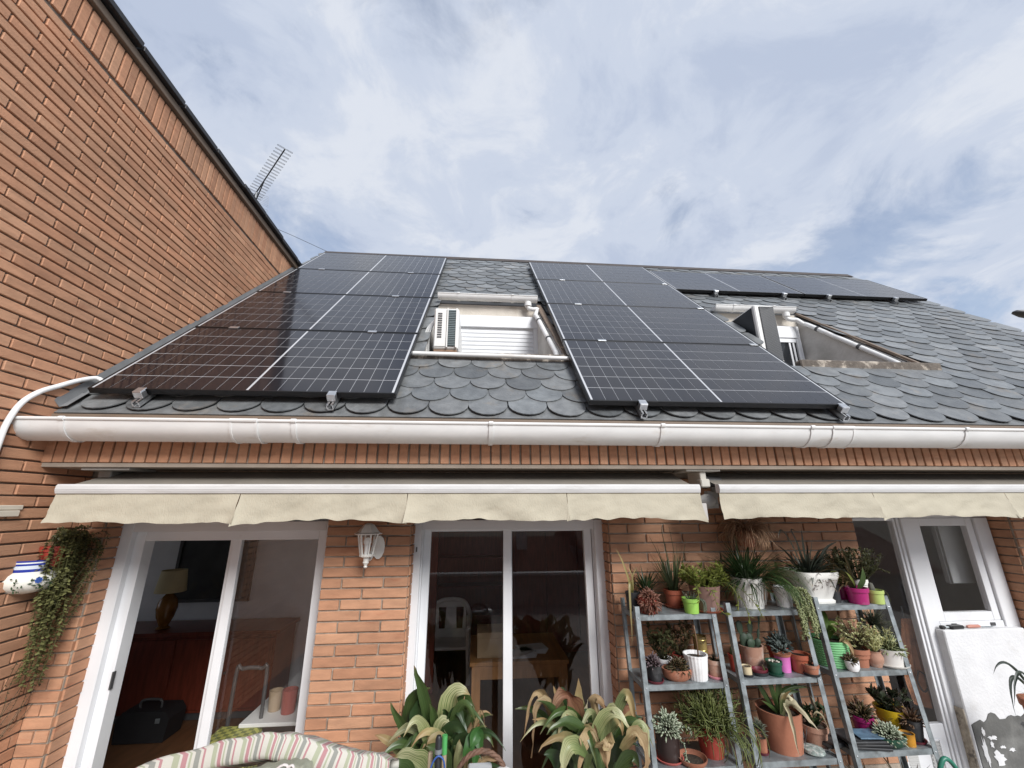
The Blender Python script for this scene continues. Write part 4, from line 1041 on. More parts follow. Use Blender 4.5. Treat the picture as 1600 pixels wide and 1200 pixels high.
# ================================================================== PLANT TOOLKIT
def along_mat(name, stops, stripe=0.0, scol=(.4, .4, .2), rough=.42, rnd=.2, trn=.25):
    """leaf colour that changes from the leaf's base (0) to its tip (1); optional lengthwise stripes"""
    m = bpy.data.materials.new(name); m.use_nodes = True; t = m.node_tree; b = t.nodes['Principled BSDF']
    at = t.nodes.new('ShaderNodeAttribute'); at.attribute_name = 'along'
    cr = t.nodes.new('ShaderNodeValToRGB'); e = cr.color_ramp.elements
    nn = t.nodes.new('ShaderNodeTexNoise'); nn.inputs['Scale'].default_value = 25; nn.inputs['Detail'].default_value = 4
    ge = t.nodes.new('ShaderNodeNewGeometry'); t.links.new(ge.outputs['Position'], nn.inputs['Vector'])
    ma = t.nodes.new('ShaderNodeMath'); ma.operation = 'MULTIPLY_ADD'; ma.inputs[1].default_value = .3; t.links.new(nn.outputs['Fac'], ma.inputs[0])
    mb_ = t.nodes.new('ShaderNodeMath'); mb_.operation = 'SUBTRACT'; mb_.inputs[1].default_value = .15; t.links.new(at.outputs['Fac'], mb_.inputs[0]); t.links.new(mb_.outputs[0], ma.inputs[2])
    t.links.new(ma.outputs[0], cr.inputs[0])
    while len(e) < len(stops): e.new(.5)
    for el, (p, c) in zip(e, stops): el.position = p; el.color = (*c, 1)
    out = cr.outputs[0]
    if stripe:
        a2 = t.nodes.new('ShaderNodeAttribute'); a2.attribute_name = 'across'
        n2 = t.nodes.new('ShaderNodeTexNoise'); n2.noise_dimensions = '1D'; n2.inputs['Scale'].default_value = 11; n2.inputs['Detail'].default_value = 4
        oi = t.nodes.new('ShaderNodeObjectInfo'); ad = t.nodes.new('ShaderNodeMath'); ad.operation = 'MULTIPLY_ADD'; ad.inputs[1].default_value = 40
        t.links.new(oi.outputs['Random'], ad.inputs[0]); t.links.new(a2.outputs['Fac'], ad.inputs[2]); t.links.new(ad.outputs[0], n2.inputs['W'])
        mr = t.nodes.new('ShaderNodeMapRange'); mr.inputs[1].default_value = .49; mr.inputs[2].default_value = .58; mr.inputs[4].default_value = stripe; t.links.new(n2.outputs['Fac'], mr.inputs[0])
        mx2 = t.nodes.new('ShaderNodeMix'); mx2.data_type = 'RGBA'; mx2.inputs[7].default_value = (*scol, 1); t.links.new(mr.outputs[0], mx2.inputs[0]); t.links.new(out, mx2.inputs[6]); out = mx2.outputs[2]
    if rnd:
        oi = t.nodes.new('ShaderNodeObjectInfo'); ad = t.nodes.new('ShaderNodeMath'); ad.operation = 'ADD'; t.links.new(oi.outputs['Random'], ad.inputs[0]); t.links.new(ge.outputs['Random Per Island'], ad.inputs[1])
        fr = t.nodes.new('ShaderNodeMath'); fr.operation = 'FRACT'; t.links.new(ad.outputs[0], fr.inputs[0])
        m3 = t.nodes.new('ShaderNodeMapRange'); m3.inputs[3].default_value = 1-rnd; m3.inputs[4].default_value = 1+rnd; t.links.new(fr.outputs[0], m3.inputs[0])
        v = t.nodes.new('ShaderNodeVectorMath'); v.operation = 'SCALE'; t.links.new(out, v.inputs[0]); t.links.new(m3.outputs[0], v.inputs['Scale']); out = v.outputs[0]
    t.links.new(out, b.inputs['Base Color']); b.inputs['Roughness'].default_value = rough
    if trn:
        tr_ = t.nodes.new('ShaderNodeBsdfTranslucent'); ms = t.nodes.new('ShaderNodeMixShader'); ms.inputs[0].default_value = trn
        t.links.new(out, tr_.inputs[0]); t.links.new(b.outputs[0], ms.inputs[1]); t.links.new(tr_.outputs[0], ms.inputs[2]); t.links.new(ms.outputs[0], t.nodes['Material Output'].inputs[0])
    return m
class FB:
    """foliage builder: a mesh carrying the position along and across each leaf"""
    def __init__(s): s.v = []; s.f = []; s.a = []; s.c = []
    def strip(s, path, widths, nrm=None, fold=0.0, nx=2, tw=0.0):
        """a blade along path; widths per point; folded along the midrib"""
        P = [Vector(p) for p in path]; k = len(P); o = len(s.v)
        side = None
        for i in range(k):
            T = (P[min(i+1, k-1)] - P[max(i-1, 0)]).normalized()
            ref = Vector(nrm) if nrm is not None else Vector((0, 0, 1))
            sd = T.cross(ref)
            if sd.length < .15: sd = side if side is not None else Vector((1, 0, 0))
            sd.normalize()
            if side is not None and sd.dot(side) < 0: sd = -sd
            side = sd
            if tw: sd = Matrix.Rotation(tw*i/(k-1), 3, T) @ sd
            up = sd.cross(T)
            for j in range(nx+1):
                c_ = j/nx*2 - 1
                s.v.append(P[i] + sd*(c_*widths[i]/2) + up*(abs(c_)*fold*widths[i])); s.a.append(i/(k-1)); s.c.append(c_)
        w2 = nx+1
        s.f += [(o+i*w2+j, o+i*w2+j+1, o+(i+1)*w2+j+1, o+(i+1)*w2+j) for i in range(k-1) for j in range(nx)]
    def leaf(s, b, d, l, w_, up=(0, 0, 1), cup=.15):
        """a small flat leaf of four triangles"""
        b, d = Vector(b), Vector(d).normalized(); u = Vector(up); sd = d.cross(u)
        if sd.length < .1: sd = d.cross(Vector((1, .3, 0)))
        sd.normalize(); n_ = sd.cross(d); o = len(s.v)
        s.v += [b, b + d*l*.5 + sd*w_/2 + n_*w_*cup, b + d*l, b + d*l*.5 - sd*w_/2 + n_*w_*cup, b + d*l*.5]
        s.a += [0, .5, 1, .5, .5]; s.c += [0, 1, 0, -1, 0]
        s.f += [(o, o+1, o+4), (o+1, o+2, o+4), (o+2, o+3, o+4), (o+3, o, o+4)]
    def stick(s, path, rr_, n=5):
        m = MB(); m.tube(path, rr_, n); o = len(s.v); k = len(path)
        s.v += m.v; s.f += [tuple(i+o for i in f) for f in m.f]
        s.a += [i/(k-1) for i in range(k) for _ in range(n)]; s.c += [0]*(k*n)
    def build(s, name, m, parent=None, org=None, smooth=True, kind=None):
        o = Vector(ORG[parent.name]) if parent is not None else Vector(org)
        me = bpy.data.meshes.new(name); me.from_pydata([tuple(Vector(p) - o) for p in s.v], [], s.f); me.update()
        for nm, d in (('along', s.a), ('across', s.c)):
            at = me.attributes.new(nm, 'FLOAT', 'POINT'); at.data.foreach_set('value', d)
        if smooth: me.polygons.foreach_set('use_smooth', [True]*len(me.polygons))
        me.materials.append(m)
        ob = bpy.data.objects.new(name, me); COL.objects.link(ob)
        if parent is not None: ob.parent = parent
        else: ob.location = (o.x, o.y, o.z + H)
        ORG[ob.name] = tuple(o)
        if kind: ob['kind'] = kind
        return ob
def arc(b, az, elev, l, droop, n=7, wob=0.0, rnd_=None):
    """points of a stem that starts at b, at an azimuth and elevation, and bends down by droop radians over its length"""
    P = [Vector(b)]; st_ = l/(n-1); e = elev; a = az
    for i in range(n-1):
        P.append(P[-1] + Vector((cos(a)*cos(e), sin(a)*cos(e), sin(e)))*st_); e -= droop/(n-1)
        if wob: a += rnd_.uniform(-wob, wob); e += rnd_.uniform(-wob, wob)
    return P
def wprof(w_, n, k=.55, base=.45):
    """blade width along its length: from base up to full and to a point"""
    return [w_*(base + (1-base)*sin(min(1, t/k)*pi/2) if t < k else max(.03, 1-((t-k)/(1-k))**1.7)) for t in [i/(n-1) for i in range(n)]]

G_DARK = along_mat('leaf_dark_green', [(0, (.022, .045, .014)), (1, (.03, .06, .02))])
G_MID = along_mat('leaf_green', [(0, (.04, .075, .02)), (.9, (.06, .105, .03)), (1, (.12, .12, .05))])
G_YEL = along_mat('leaf_yellow_green', [(0, (.09, .12, .025)), (.8, (.22, .25, .055)), (1, (.3, .3, .09))])
G_GREY = along_mat('leaf_grey_green', [(0, (.06, .075, .05)), (1, (.16, .18, .13))])
G_BLUE = along_mat('leaf_blue_grey', [(0, (.05, .07, .06)), (1, (.12, .15, .14))])
G_PALE = along_mat('leaf_pale_sedum', [(0, (.16, .2, .09)), (1, (.33, .37, .2))])
G_WHITE = along_mat('leaf_whitish', [(0, (.12, .17, .1)), (.6, (.35, .4, .28)), (1, (.5, .54, .42))])
G_CREAM = along_mat('leaf_variegated_cream', [(0, (.2, .24, .07)), (.4, (.5, .5, .24)), (1, (.72, .7, .42))])
G_OLIVE = along_mat('leaf_olive', [(0, (.04, .042, .016)), (1, (.095, .1, .045))])
G_RED = along_mat('leaf_reddish', [(0, (.1, .055, .03)), (.5, (.19, .075, .05)), (1, (.27, .13, .09))], rnd=.35)
G_BROWN = along_mat('leaf_brown_dry', [(0, (.1, .055, .03)), (1, (.2, .12, .07))])
G_PURP = along_mat('leaf_purple_grey', [(0, (.06, .04, .04)), (1, (.16, .12, .13))])
G_BRONZE = along_mat('leaf_bronze', [(0, (.045, .05, .02)), (.7, (.1, .075, .035)), (1, (.13, .06, .035))])
G_IVY = along_mat('ivy_leaf', [(0, (.065, .07, .022)), (1, (.17, .17, .07))], rnd=.5)
L_GREEN = along_mat('broad_leaf', [(0, (.03, .055, .016)), (.8, (.048, .085, .024)), (.95, (.09, .11, .04)), (1, (.25, .17, .09))], .5, (.1, .15, .05), .33)
L_TIP = along_mat('broad_leaf_brown_tip', [(0, (.04, .07, .02)), (.45, (.1, .13, .05)), (.6, (.36, .28, .13)), (1, (.3, .17, .08))], .5, (.3, .3, .15), .5)
L_DRY = along_mat('broad_leaf_dry', [(0, (.16, .15, .06)), (.25, (.33, .26, .13)), (.6, (.42, .32, .18)), (1, (.3, .19, .1))], .75, (.2, .11, .05), .75)
L_RUST = along_mat('broad_leaf_rusty', [(0, (.2, .13, .05)), (.5, (.24, .10, .055)), (1, (.4, .26, .15))], .75, (.13, .05, .03), .7)
L_PALE = along_mat('broad_leaf_pale', [(0, (.07, .11, .03)), (.45, (.3, .32, .15)), (.85, (.46, .44, .27)), (1, (.36, .25, .13))], .85, (.09, .14, .04), .42)
L_CREAM = along_mat('dry_cream_leaf', [(0, (.12, .16, .05)), (.35, (.5, .46, .3)), (1, (.62, .56, .4))], .4, (.5, .4, .22), .7)
SOIL = mat('soil', (.045, .032, .022), .95, .4, 40, bump=.8, bscale=90)
TERRA = mat('terracotta', (.33, .13, .075), .8, .12, 12, col2=(.38, .26, .2), c2scale=9, c2lo=.58, c2hi=.75, bump=.1)
TERRA_P = mat('pale_terracotta', (.36, .2, .14), .85, .15, 14, col2=(.5, .42, .36), c2scale=10, c2lo=.5, c2hi=.7, bump=.15)
PLR = mat('terracotta_plastic', (.32, .085, .045), .45, .06)
RED = mat('red_plastic', (.33, .045, .03), .4, .05)
def paint(name, c, r=.35): return mat(name, c, r, .07, 14, col2=tuple(v*.6 + .11 for v in c), c2scale=11, c2lo=.54, c2hi=.8, rough_var=.1)
BLK = paint('black_pot_plastic', (.02, .021, .023), .5)
LIME = paint('lime_plastic', (.27, .5, .09)); MAG = paint('magenta_plastic', (.33, .015, .13)); PINK = paint('pink_plastic', (.58, .15, .42))
GRNP = paint('dark_green_plastic', (.012, .06, .035)); PALEL = paint('pale_lime_plastic', (.38, .48, .14)); YEL = paint('yellow_plastic', (.62, .43, .02)); MUST = paint('mustard_glaze', (.48, .22, .02))
CER = mat('white_ceramic', (.72, .71, .67), .25, .05, 8, col2=(.55, .52, .46), c2scale=6, c2lo=.62, c2hi=.8)
WPOT = paint('white_pot_plastic', (.78, .78, .78)); SAL = paint('salmon_plastic', (.55, .13, .11)); MAR = paint('maroon_plastic', (.12, .015, .025)); PINKS = paint('light_pink_plastic', (.72, .27, .32))
MINT = mat('mint_metal', (.17, .42, .19), .4, .15, 9); STONE = mat('mosaic_stone', (.22, .27, .25), .7, .5, 45, col2=(.4, .42, .4), c2scale=40, c2lo=.5, c2hi=.55)
MAUVE = mat('mauve_brown_pot', (.2, .115, .095), .6, .15, 8)
GGRP = 'potted plants on the metal shelves'

def pot_mesh(x, y, z, rt, rb_, h, style='classic', n=22, sx=1.0, sy=1.0):
    q = MB(); t_ = min(.005, rt*.1)
    if style == 'classic':
        ym = .74; rm = rb_ + (rt*.93-rb_)*ym/.95
        pr = [(rb_, 0), (rm, ym*h), (rt, ym*h + .001), (rt*1.02, h), (rt*1.02-t_*1.4, h), (rt*.93-t_, h*.85)]
    elif style == 'plain': pr = [(rb_, 0), (rb_ + (rt-rb_)*.5, h*.5), (rt, h*.97), (rt+.0015, h), (rt-t_, h), (rt-t_*1.6, h*.85)]
    elif style == 'bowl': pr = [(rb_*.8, 0), (rb_ + (rt-rb_)*.55, h*.3), (rt, h*.8), (rt, h), (rt-t_, h), (rt*.9, h*.8)]
    elif style == 'jar': pr = [(rb_, 0), (rt*1.12, h*.4), (rt*1.15, h*.62), (rt*.92, h*.86), (rt*.95, h*.92), (rt*1.05, h), (rt*.95, h), (rt*.85, h*.88)]
    elif style == 'stepped': pr = [(rb_, 0), (rb_*1.1, h*.45), (rb_*1.25, h*.5), (rt*.9, h*.72), (rt, h*.74), (rt, h), (rt-t_, h), (rt*.88, h*.85)]
    elif style == 'ringed':
        pr = []
        for i in range(11):
            f = i/11; r = rb_ + (rt-rb_)*f; pr += [(r, f*h), (r+.0035, (f+.03)*h), (r+.0035, (f+.06)*h), (r, (f+.085)*h)]
        pr += [(rt+.002, h), (rt-t_, h), (rt-t_*1.5, h*.86)]
    elif style == 'saucer': pr = [(rb_, 0), (rt*.95, h*.5), (rt, h), (rt-t_, h), (rb_*.95, h*.35)]
    if style == 'fluted': 
        pr = [(rb_, 0), (rb_*1.04, h*.04), (rt, h*.93), (rt*1.03, h*.94), (rt*1.03, h), (rt-t_, h), (rt-t_*1.5, h*.85)]
        q.lathe(pr, (x, y, z), 84, sx, sy, wave=.018, nw=21)
    else: q.lathe(pr, (x, y, z), n, sx, sy)
    return q, pr[-1]
def potted(label, x, y, sh, rt, rb_, h, m, style='classic', saucer=None, sx=1.0, sy=1.0, name='potted_plant', cat='potted plant', soil=True, group=GGRP, z=None, dz=0.0, soilm=None):
    z = (SH[sh] if z is None else z) + .0005
    root = thing(name, label, cat, (x, y, z), group)
    if saucer is not None:
        q, _ = pot_mesh(x, y, z, rb_*1.35, rb_*1.15, .013, 'saucer', 22, sx, sy); q.build('saucer', saucer, root, smooth=40); z += .004
    q, (ri, zi) = pot_mesh(x, y, z, rt, rb_, h, style, 22, sx, sy); q.build('pot', m, root, smooth=40)
    zt_ = z + zi
    if soil:
        q = MB(); q.lathe([(1e-5, zt_ + .003), (ri*.6, zt_ + .004), (ri*1.0, zt_)], (x, y, 0), 16, sx, sy); q.build('soil', soilm or SOIL, root)
    root['top'] = zt_
    del root['top']
    return root, zt_
def grass_tuft(root, x, y, z, n, l, w_, elev=(.5, 1.45), droop=(.3, 1.6), spread=.02, m=G_DARK, seed=1, az=None, name='foliage', fold=.12, wob=.05):
    r2 = random.Random(seed); f = FB()
    for i in range(n):
        a = r2.uniform(0, 2*pi) if az is None else r2.uniform(*az)
        b = (x + cos(a)*spread*r2.random(), y + sin(a)*spread*r2.random(), z)
        ll = l*r2.uniform(.6, 1.1); p = arc(b, a, r2.uniform(*elev), ll, r2.uniform(*droop), 8, wob, r2)
        f.strip(p, wprof(w_*r2.uniform(.7, 1.15), 8, .4, .7), None, fold)
    return f.build(name, m, root)
def finger_ball(root, x, y, z, R_, n, l, r_, m, seed=1, up=.0, sz=1.0, name='foliage', droop=.3, hemi=True):
    r2 = random.Random(seed); f = FB()
    for i in range(n):
        a = r2.uniform(0, 2*pi); e = r2.uniform(-.25 if hemi else -1.2, 1.5); e = e + up
        d = Vector((cos(a)*cos(e), sin(a)*cos(e), sin(e)*sz)); rr_ = R_*r2.uniform(.35, 1)
        b = Vector((x, y, z)) + d*rr_*.75
        p = arc(b, a, e, l*r2.uniform(.6, 1.2), droop*r2.uniform(-.5, 2), 4, .15, r2)
        f.stick(p, [r_*.6, r_, r_*.9, r_*.25], 4)
    return f.build(name, m, root)
def bush(root, x, y, z, R_, H_, n, ll, lw_, m, seed=1, name='foliage', stems=8, lean=(0, 0), stem_m=None, updir=.4, fill=.55):
    """leafy stems rising from (x,y,z) into a rounded bush"""
    r2 = random.Random(seed); f = FB(); tips = []
    for i in range(stems):
        a = r2.uniform(0, 2*pi); rr_ = R_*sqrt(r2.random())
        top = Vector((x + cos(a)*rr_ + lean[0], y + sin(a)*rr_*.8 + lean[1], z + H_*r2.uniform(.5, 1)))
        b = Vector((x + cos(a)*R_*.12, y + sin(a)*R_*.12, z)); md = b.lerp(top, .5) + Vector((cos(a), sin(a), 0))*R_*.12
        p = smooth_path([b, md, top], 3); tips.append(p); f.stick(p, [.0028 - .0018*i2/(len(p)-1) for i2 in range(len(p))], 4)
    per = max(1, n//stems)
    for p in tips:
        for i in range(per):
            t_ = fill + (1-fill)*r2.random() if r2.random() < .6 else r2.random()*.9 + .1
            k = t_*(len(p)-1); j = min(int(k), len(p)-2); c_ = Vector(p[j]).lerp(Vector(p[j+1]), k-j)
            a = r2.uniform(0, 2*pi); e = r2.uniform(-.5, .9) + updir
            d = Vector((cos(a)*cos(e), sin(a)*cos(e), sin(e))); s_ = r2.uniform(.6, 1.2)
            f.leaf(c_, d, ll*s_, lw_*s_, (r2.uniform(-.4, .4), r2.uniform(-.4, .4), 1))
    return f.build(name, m, root)
def trail(f, path, ll, lw_, step, r2, thick=.0018, fat=False):
    P = smooth_path(path, 6); f.stick(P, [thick]*len(P), 4)
    L_ = 0
    for i in range(len(P)-1):
        seg = (P[i+1]-P[i]); k = max(1, int(seg.length/step))
        for j in range(k):
            c_ = P[i] + seg*(j/k); a = r2.uniform(0, 2*pi); T = seg.normalized()
            u = T.cross(Vector((.3, .8, .5))).normalized(); w2 = T.cross(u); d = (u*cos(a) + w2*sin(a) + T*.5).normalized(); s_ = r2.uniform(.7, 1.2)
            if fat: f.stick([c_, c_ + d*ll*s_*.5, c_ + d*ll*s_], [lw_*.35, lw_*.5, lw_*.12], 4)
            else: f.leaf(c_, d, ll*s_, lw_*s_, T)
def big_leaf(root, b, m_, t_, w_, mt, face=(0, -1, .35), fold=.1, n=11, tw=0.0, name='leaf', k=.5, base=.25):
    f = FB(); P = []; n = 18
    b, m_, t_ = Vector(b), Vector(m_), Vector(t_); r3 = random.Random(hash((round(t_.x*997), round(t_.z*991), round(b.x*983))) & 0xffff)
    for i in range(n):
        s_ = i/(n-1); P.append(b*(1-s_)**2 + (2*m_ - .5*b - .5*t_)*2*s_*(1-s_) + t_*s_**2)
    dry = mt.name.startswith(('broad_leaf_dry', 'broad_leaf_rusty', 'dry_cream'))
    wp = wprof(w_*(.78 if w_ > .05 else .95), n, min(k, .42), base); ph = r3.uniform(0, 99)
    wp = [q_*(1 + (.28 if dry else .08)*nz3((i*.55, ph, 0))) for i, q_ in enumerate(wp)]
    f.strip(P, wp, face, (r3.uniform(.25, .5) if dry else r3.uniform(.12, .3))*r3.choice((1, 1, 1, -1)), 6, tw or r3.uniform(-.9, .9)*(1.3 if dry else .6))
    sc_w = w_*(.22 if dry else .07)
    f.v = [v + Vector((nz3(v*22 + Vector((ph, 0, 0))), nz3(v*22 + Vector((0, ph, 0))), nz3(v*22 + Vector((0, 0, ph)))))*sc_w*min(1, a_*2)*(.4 + abs(c_)) for v, a_, c_ in zip(f.v, f.a, f.c)]
    return f.build(name, mt, root)

# ================================================================== POTTED PLANTS, LEFT UNIT
T, z = potted('black ribbed pot with withered yellow stalks at the left end of the top shelf', .945, 2.655, 'A1', .040, .033, .10, BLK, 'fluted')
f = FB()
for p, w_ in (([(.94, 2.65, z), (.925, 2.64, z+.08), (.885, 2.63, z+.2), (.845, 2.62, z+.27)], .012), ([(.945, 2.65, z), (.93, 2.62, z+.06), (.905, 2.58, z+.07), (.892, 2.555, z-.06), (.888, 2.55, z-.17), (.882, 2.55, z-.25)], .014), ([(.945, 2.65, z), (.95, 2.64, z+.1), (.985, 2.63, z+.16)], .009), ([(.95, 2.66, z), (.955, 2.66, z+.09), (.93, 2.66, z+.17)], .008)):
    P = smooth_path(p, 5); f.strip(P, wprof(w_, len(P), .3, .8), (0, -1, .1), .2)
f.build('withered_stalks', along_mat('withered_yellow', [(0, (.2, .18, .06)), (.7, (.36, .3, .13)), (1, (.16, .1, .06))]), T)
T, z = potted('dark pot with spiky dark green leaves behind the red fingered succulent', 1.055, 2.715, 'A1', .045, .035, .10, BLK)
grass_tuft(T, 1.055, 2.715, z, 46, .17, .011, (.1, 1.4), (-.2, .8), .02, G_DARK, 5)
T, z = potted('dark red pot smothered by a reddish brown fingered succulent spilling over the front edge', 1.008, 2.585, 'A1', .052, .045, .085, RED)
finger_ball(T, 1.008, 2.565, z-.015, .066, 620, .034, .0038, G_RED, 7, sz=1.0, droop=1.6, hemi=False)
T, z = potted('terracotta coloured plastic pot with tall tubular onion-like leaves', 1.222, 2.702, 'A1', .056, .042, .095, PLR, 'classic', PLR)
grass_tuft(T, 1.222, 2.702, z, 60, .27, .0085, (.85, 1.5), (-.1, .45), .03, along_mat('leaf_onion', [(0, (.08, .11, .05)), (1, (.06, .085, .035))]), 9)
f = FB()
for p in (([(1.2, 2.69, z), (1.15, 2.66, z+.18), (1.07, 2.62, z+.33)]), ([(1.22, 2.7, z), (1.20, 2.69, z+.22), (1.185, 2.69, z+.36), (1.2, 2.69, z+.395)]), ([(1.23, 2.7, z), (1.25, 2.69, z+.2), (1.235, 2.69, z+.38)]), ([(1.24, 2.7, z), (1.29, 2.68, z+.16), (1.32, 2.66, z+.30)])):
    P = smooth_path(p, 4); f.stick(P, [.004 - .003*i/(len(P)-1) for i in range(len(P))], 5)
f.build('tall_leaves', along_mat('leaf_onion_tall', [(0, (.06, .085, .035)), (1, (.09, .09, .05))]), T)
T, z = potted('bright lime green plastic pot with grey straggling stems', 1.258, 2.560, 'A1', .048, .039, .078, LIME, 'classic')
bush(T, 1.258, 2.56, z, .05, .05, 60, .012, .004, G_GREY, 3, stems=12)
f = FB(); r2 = random.Random(2)
for i in range(7): trail(f, [(1.28 + .02*r2.random(), 2.55, z+.015), (1.312 + .02*r2.random(), 2.53, z-.005), (1.312 + .02*r2.random(), 2.525, z-.06)], .009, .003, .006, r2)
f.build('trailing_stems', G_GREY, T)
T, z = potted('wide mauve brown pot with a yellow green succulent bush spilling to the right', 1.372, 2.60, 'A1', .088, .068, .135, MAUVE, 'plain', PLR)
bush(T, 1.36, 2.59, z-.01, .15, .14, 1000, .038, .013, G_YEL, 12, stems=40, updir=.15, lean=(.0, -.02))
f = FB(); r2 = random.Random(5)
for p in ([(1.41, 2.57, z+.03), (1.50, 2.53, z+.02), (1.55, 2.50, z-.07), (1.56, 2.49, z-.17)], [(1.40, 2.56, z+.05), (1.52, 2.53, z+.03), (1.60, 2.50, z-.05), (1.64, 2.48, z-.14)], [(1.36, 2.55, z), (1.37, 2.50, z+.0), (1.385, 2.495, z-.08), (1.44, 2.49, z-.13)], [(1.38, 2.56, z+.03), (1.47, 2.52, z+.04), (1.51, 2.50, z-.02), (1.50, 2.49, z-.10)], [(1.30, 2.55, z), (1.28, 2.50, z+.02), (1.275, 2.49, z-.05)], [(1.33, 2.56, z+.03), (1.27, 2.53, z+.07), (1.22, 2.52, z+.11)]):
    trail(f, p, .034, .012, .011, r2)
f.build('trailing_stems', G_YEL, T)
# second shelf
T, z = potted('black pot on a maroon saucer with small purplish rosettes', .992, 2.535, 'A2', .042, .036, .078, BLK, 'plain', MAR)
finger_ball(T, .985, 2.535, z+.012, .045, 90, .03, .005, G_PURP, 4)
T, z = potted('small white pot with a jade plant', 1.105, 2.655, 'A2', .046, .036, .075, WPOT)
bush(T, 1.105, 2.655, z, .10, .17, 260, .034, .02, G_OLIVE, 6, stems=16)
T, z = potted('oval terracotta bowl of brown trailing succulents', 1.132, 2.56, 'A2', .062, .052, .055, TERRA, 'bowl', sx=1.35)
finger_ball(T, 1.132, 2.545, z+.005, .07, 200, .026, .0035, G_BRONZE, 8, droop=.9)
T, z = potted('dark red pot with a reddish brown leafy plant at the back of the second shelf', 1.215, 2.675, 'A2', .055, .044, .09, RED)
bush(T, 1.215, 2.675, z, .1, .2, 260, .032, .016, G_BRONZE, 16, stems=16)
T, z = potted('tall white fluted pot filled with dark soil and one bare stalk', 1.246, 2.555, 'A2', .063, .05, .122, WPOT, 'fluted')
f = FB(); f.stick(smooth_path([(1.26, 2.55, z), (1.262, 2.55, z+.06), (1.255, 2.55, z+.16)], 3), [.004]*7, 5); f.build('stalk', G_BROWN, T)
gv = thing('glazed_vase', 'brown glazed vase with gold bands standing behind the white fluted pot', 'vase', (1.345, 2.68, SH['A2']), None)
q = MB(); q.lathe([(.03, 0), (.034, .02), (.036, .10), (.038, .155), (.039, .175), (.036, .175), (.033, .03)], (1.345, 2.68, SH['A2']+.0005), 20); q.build('body', mat('brown_glaze', (.05, .03, .012), .15, .3, 12, col2=(.3, .22, .08), c2scale=9, c2lo=.5, c2hi=.6), gv, smooth=50)
for zz_ in (.085, .1, .155):
    q = MB(); q.lathe([(.0375, zz_), (.0395, zz_+.004), (.0375, zz_+.008)], (1.345, 2.68, SH['A2']), 20); q.build('band', mat('gold_band', (.5, .36, .12), .3, .1, metal=.7), gv, smooth=50)
T, z = potted('small weathered terracotta pot standing in a pink saucer', 1.358, 2.56, 'A2', .041, .034, .085, TERRA_P, 'classic', PINKS)
finger_ball(T, 1.358, 2.56, z, .025, 26, .03, .003, G_BRONZE, 3)
# third shelf
T, z = potted('dark brown pot on a salmon saucer with pale grey trailing sedum', 1.035, 2.545, 'A3', .062, .055, .115, paint('dark_brown_plastic', (.03, .018, .016), .5), 'plain', SAL)
finger_ball(T, 1.035, 2.54, z+.03, .085, 260, .026, .005, G_WHITE, 5, sz=1.15)
f = FB(); r2 = random.Random(9)
for p in ([(1.06, 2.50, z+.02), (1.09, 2.47, z-.01), (1.095, 2.46, z-.07), (1.12, 2.455, z-.12)], [(.99, 2.5, z+.03), (.955, 2.48, z+.07), (.93, 2.47, z+.1)], [(1.07, 2.52, z+.04), (1.13, 2.5, z+.05), (1.15, 2.49, z+.03)]): trail(f, p, .016, .009, .006, r2, .002, True)
f.build('trailing_stems', G_WHITE, T)
sc_t = thing('plant_saucer', 'empty terracotta saucer with a little dry soil on the left lower shelf', 'saucer', (1.142, 2.50, SH['A3']))
q, _ = pot_mesh(1.142, 2.505, SH['A3']+.0005, .075, .06, .026, 'saucer'); q.build('dish', TERRA, sc_t, smooth=40)
q = MB(); q.lathe([(1e-5, .0115), (.054, .0105)], (1.142, 2.505, SH['A3']), 18); q.build('dry_soil', SOIL, sc_t)
T, z = potted('tall red pot with a great mop of thin green pencil stems', 1.285, 2.565, 'A3', .078, .057, .145, RED, 'plain')
f = FB(); r2 = random.Random(21)
def squeeze(p): return Vector((min(max(p.x, 1.12), 1.44), min(max(p.y, 2.43), 2.71), min(p.z, -.955)))
for i in range(330):
    a = r2.uniform(0, 2*pi); e_ = r2.uniform(.0, 1.5)
    P = [squeeze(p) for p in arc((1.285 + .05*cos(a)*r2.random(), 2.56 + .05*sin(a)*r2.random(), z), a, e_, r2.uniform(.1, .21), r2.uniform(-.5, .7), 7, .3, r2)]
    f.stick(P, [.0027]*5 + [.0023, .0012], 3)
    for k in range(2):
        q_ = r2.choice(P[3:]); P2 = [squeeze(p) for p in arc(q_, a + r2.uniform(-1, 1), r2.uniform(-.2, 1.4), r2.uniform(.03, .08), r2.uniform(-.6, .8), 4, .3, r2)]
        f.stick(P2, [.0023, .0022, .0019, .001], 3)
for i in range(26):
    a = r2.uniform(-1.9, -.2); P = arc((1.285 + .07*cos(a), 2.565 + .07*sin(a), z+.02), a, .6, r2.uniform(.2, .34), 3.2, 9, .12, r2); P = [Vector((p.x, min(p.y, 2.565 + .09*sin(a)), max(p.z, -1.27))) for p in P]
    f.stick(P, [.002]*8 + [.001], 3)
f.build('foliage', along_mat('pencil_stem', [(0, (.06, .075, .025)), (.6, (.13, .16, .045)), (1, (.2, .22, .075))], rnd=.35), T)

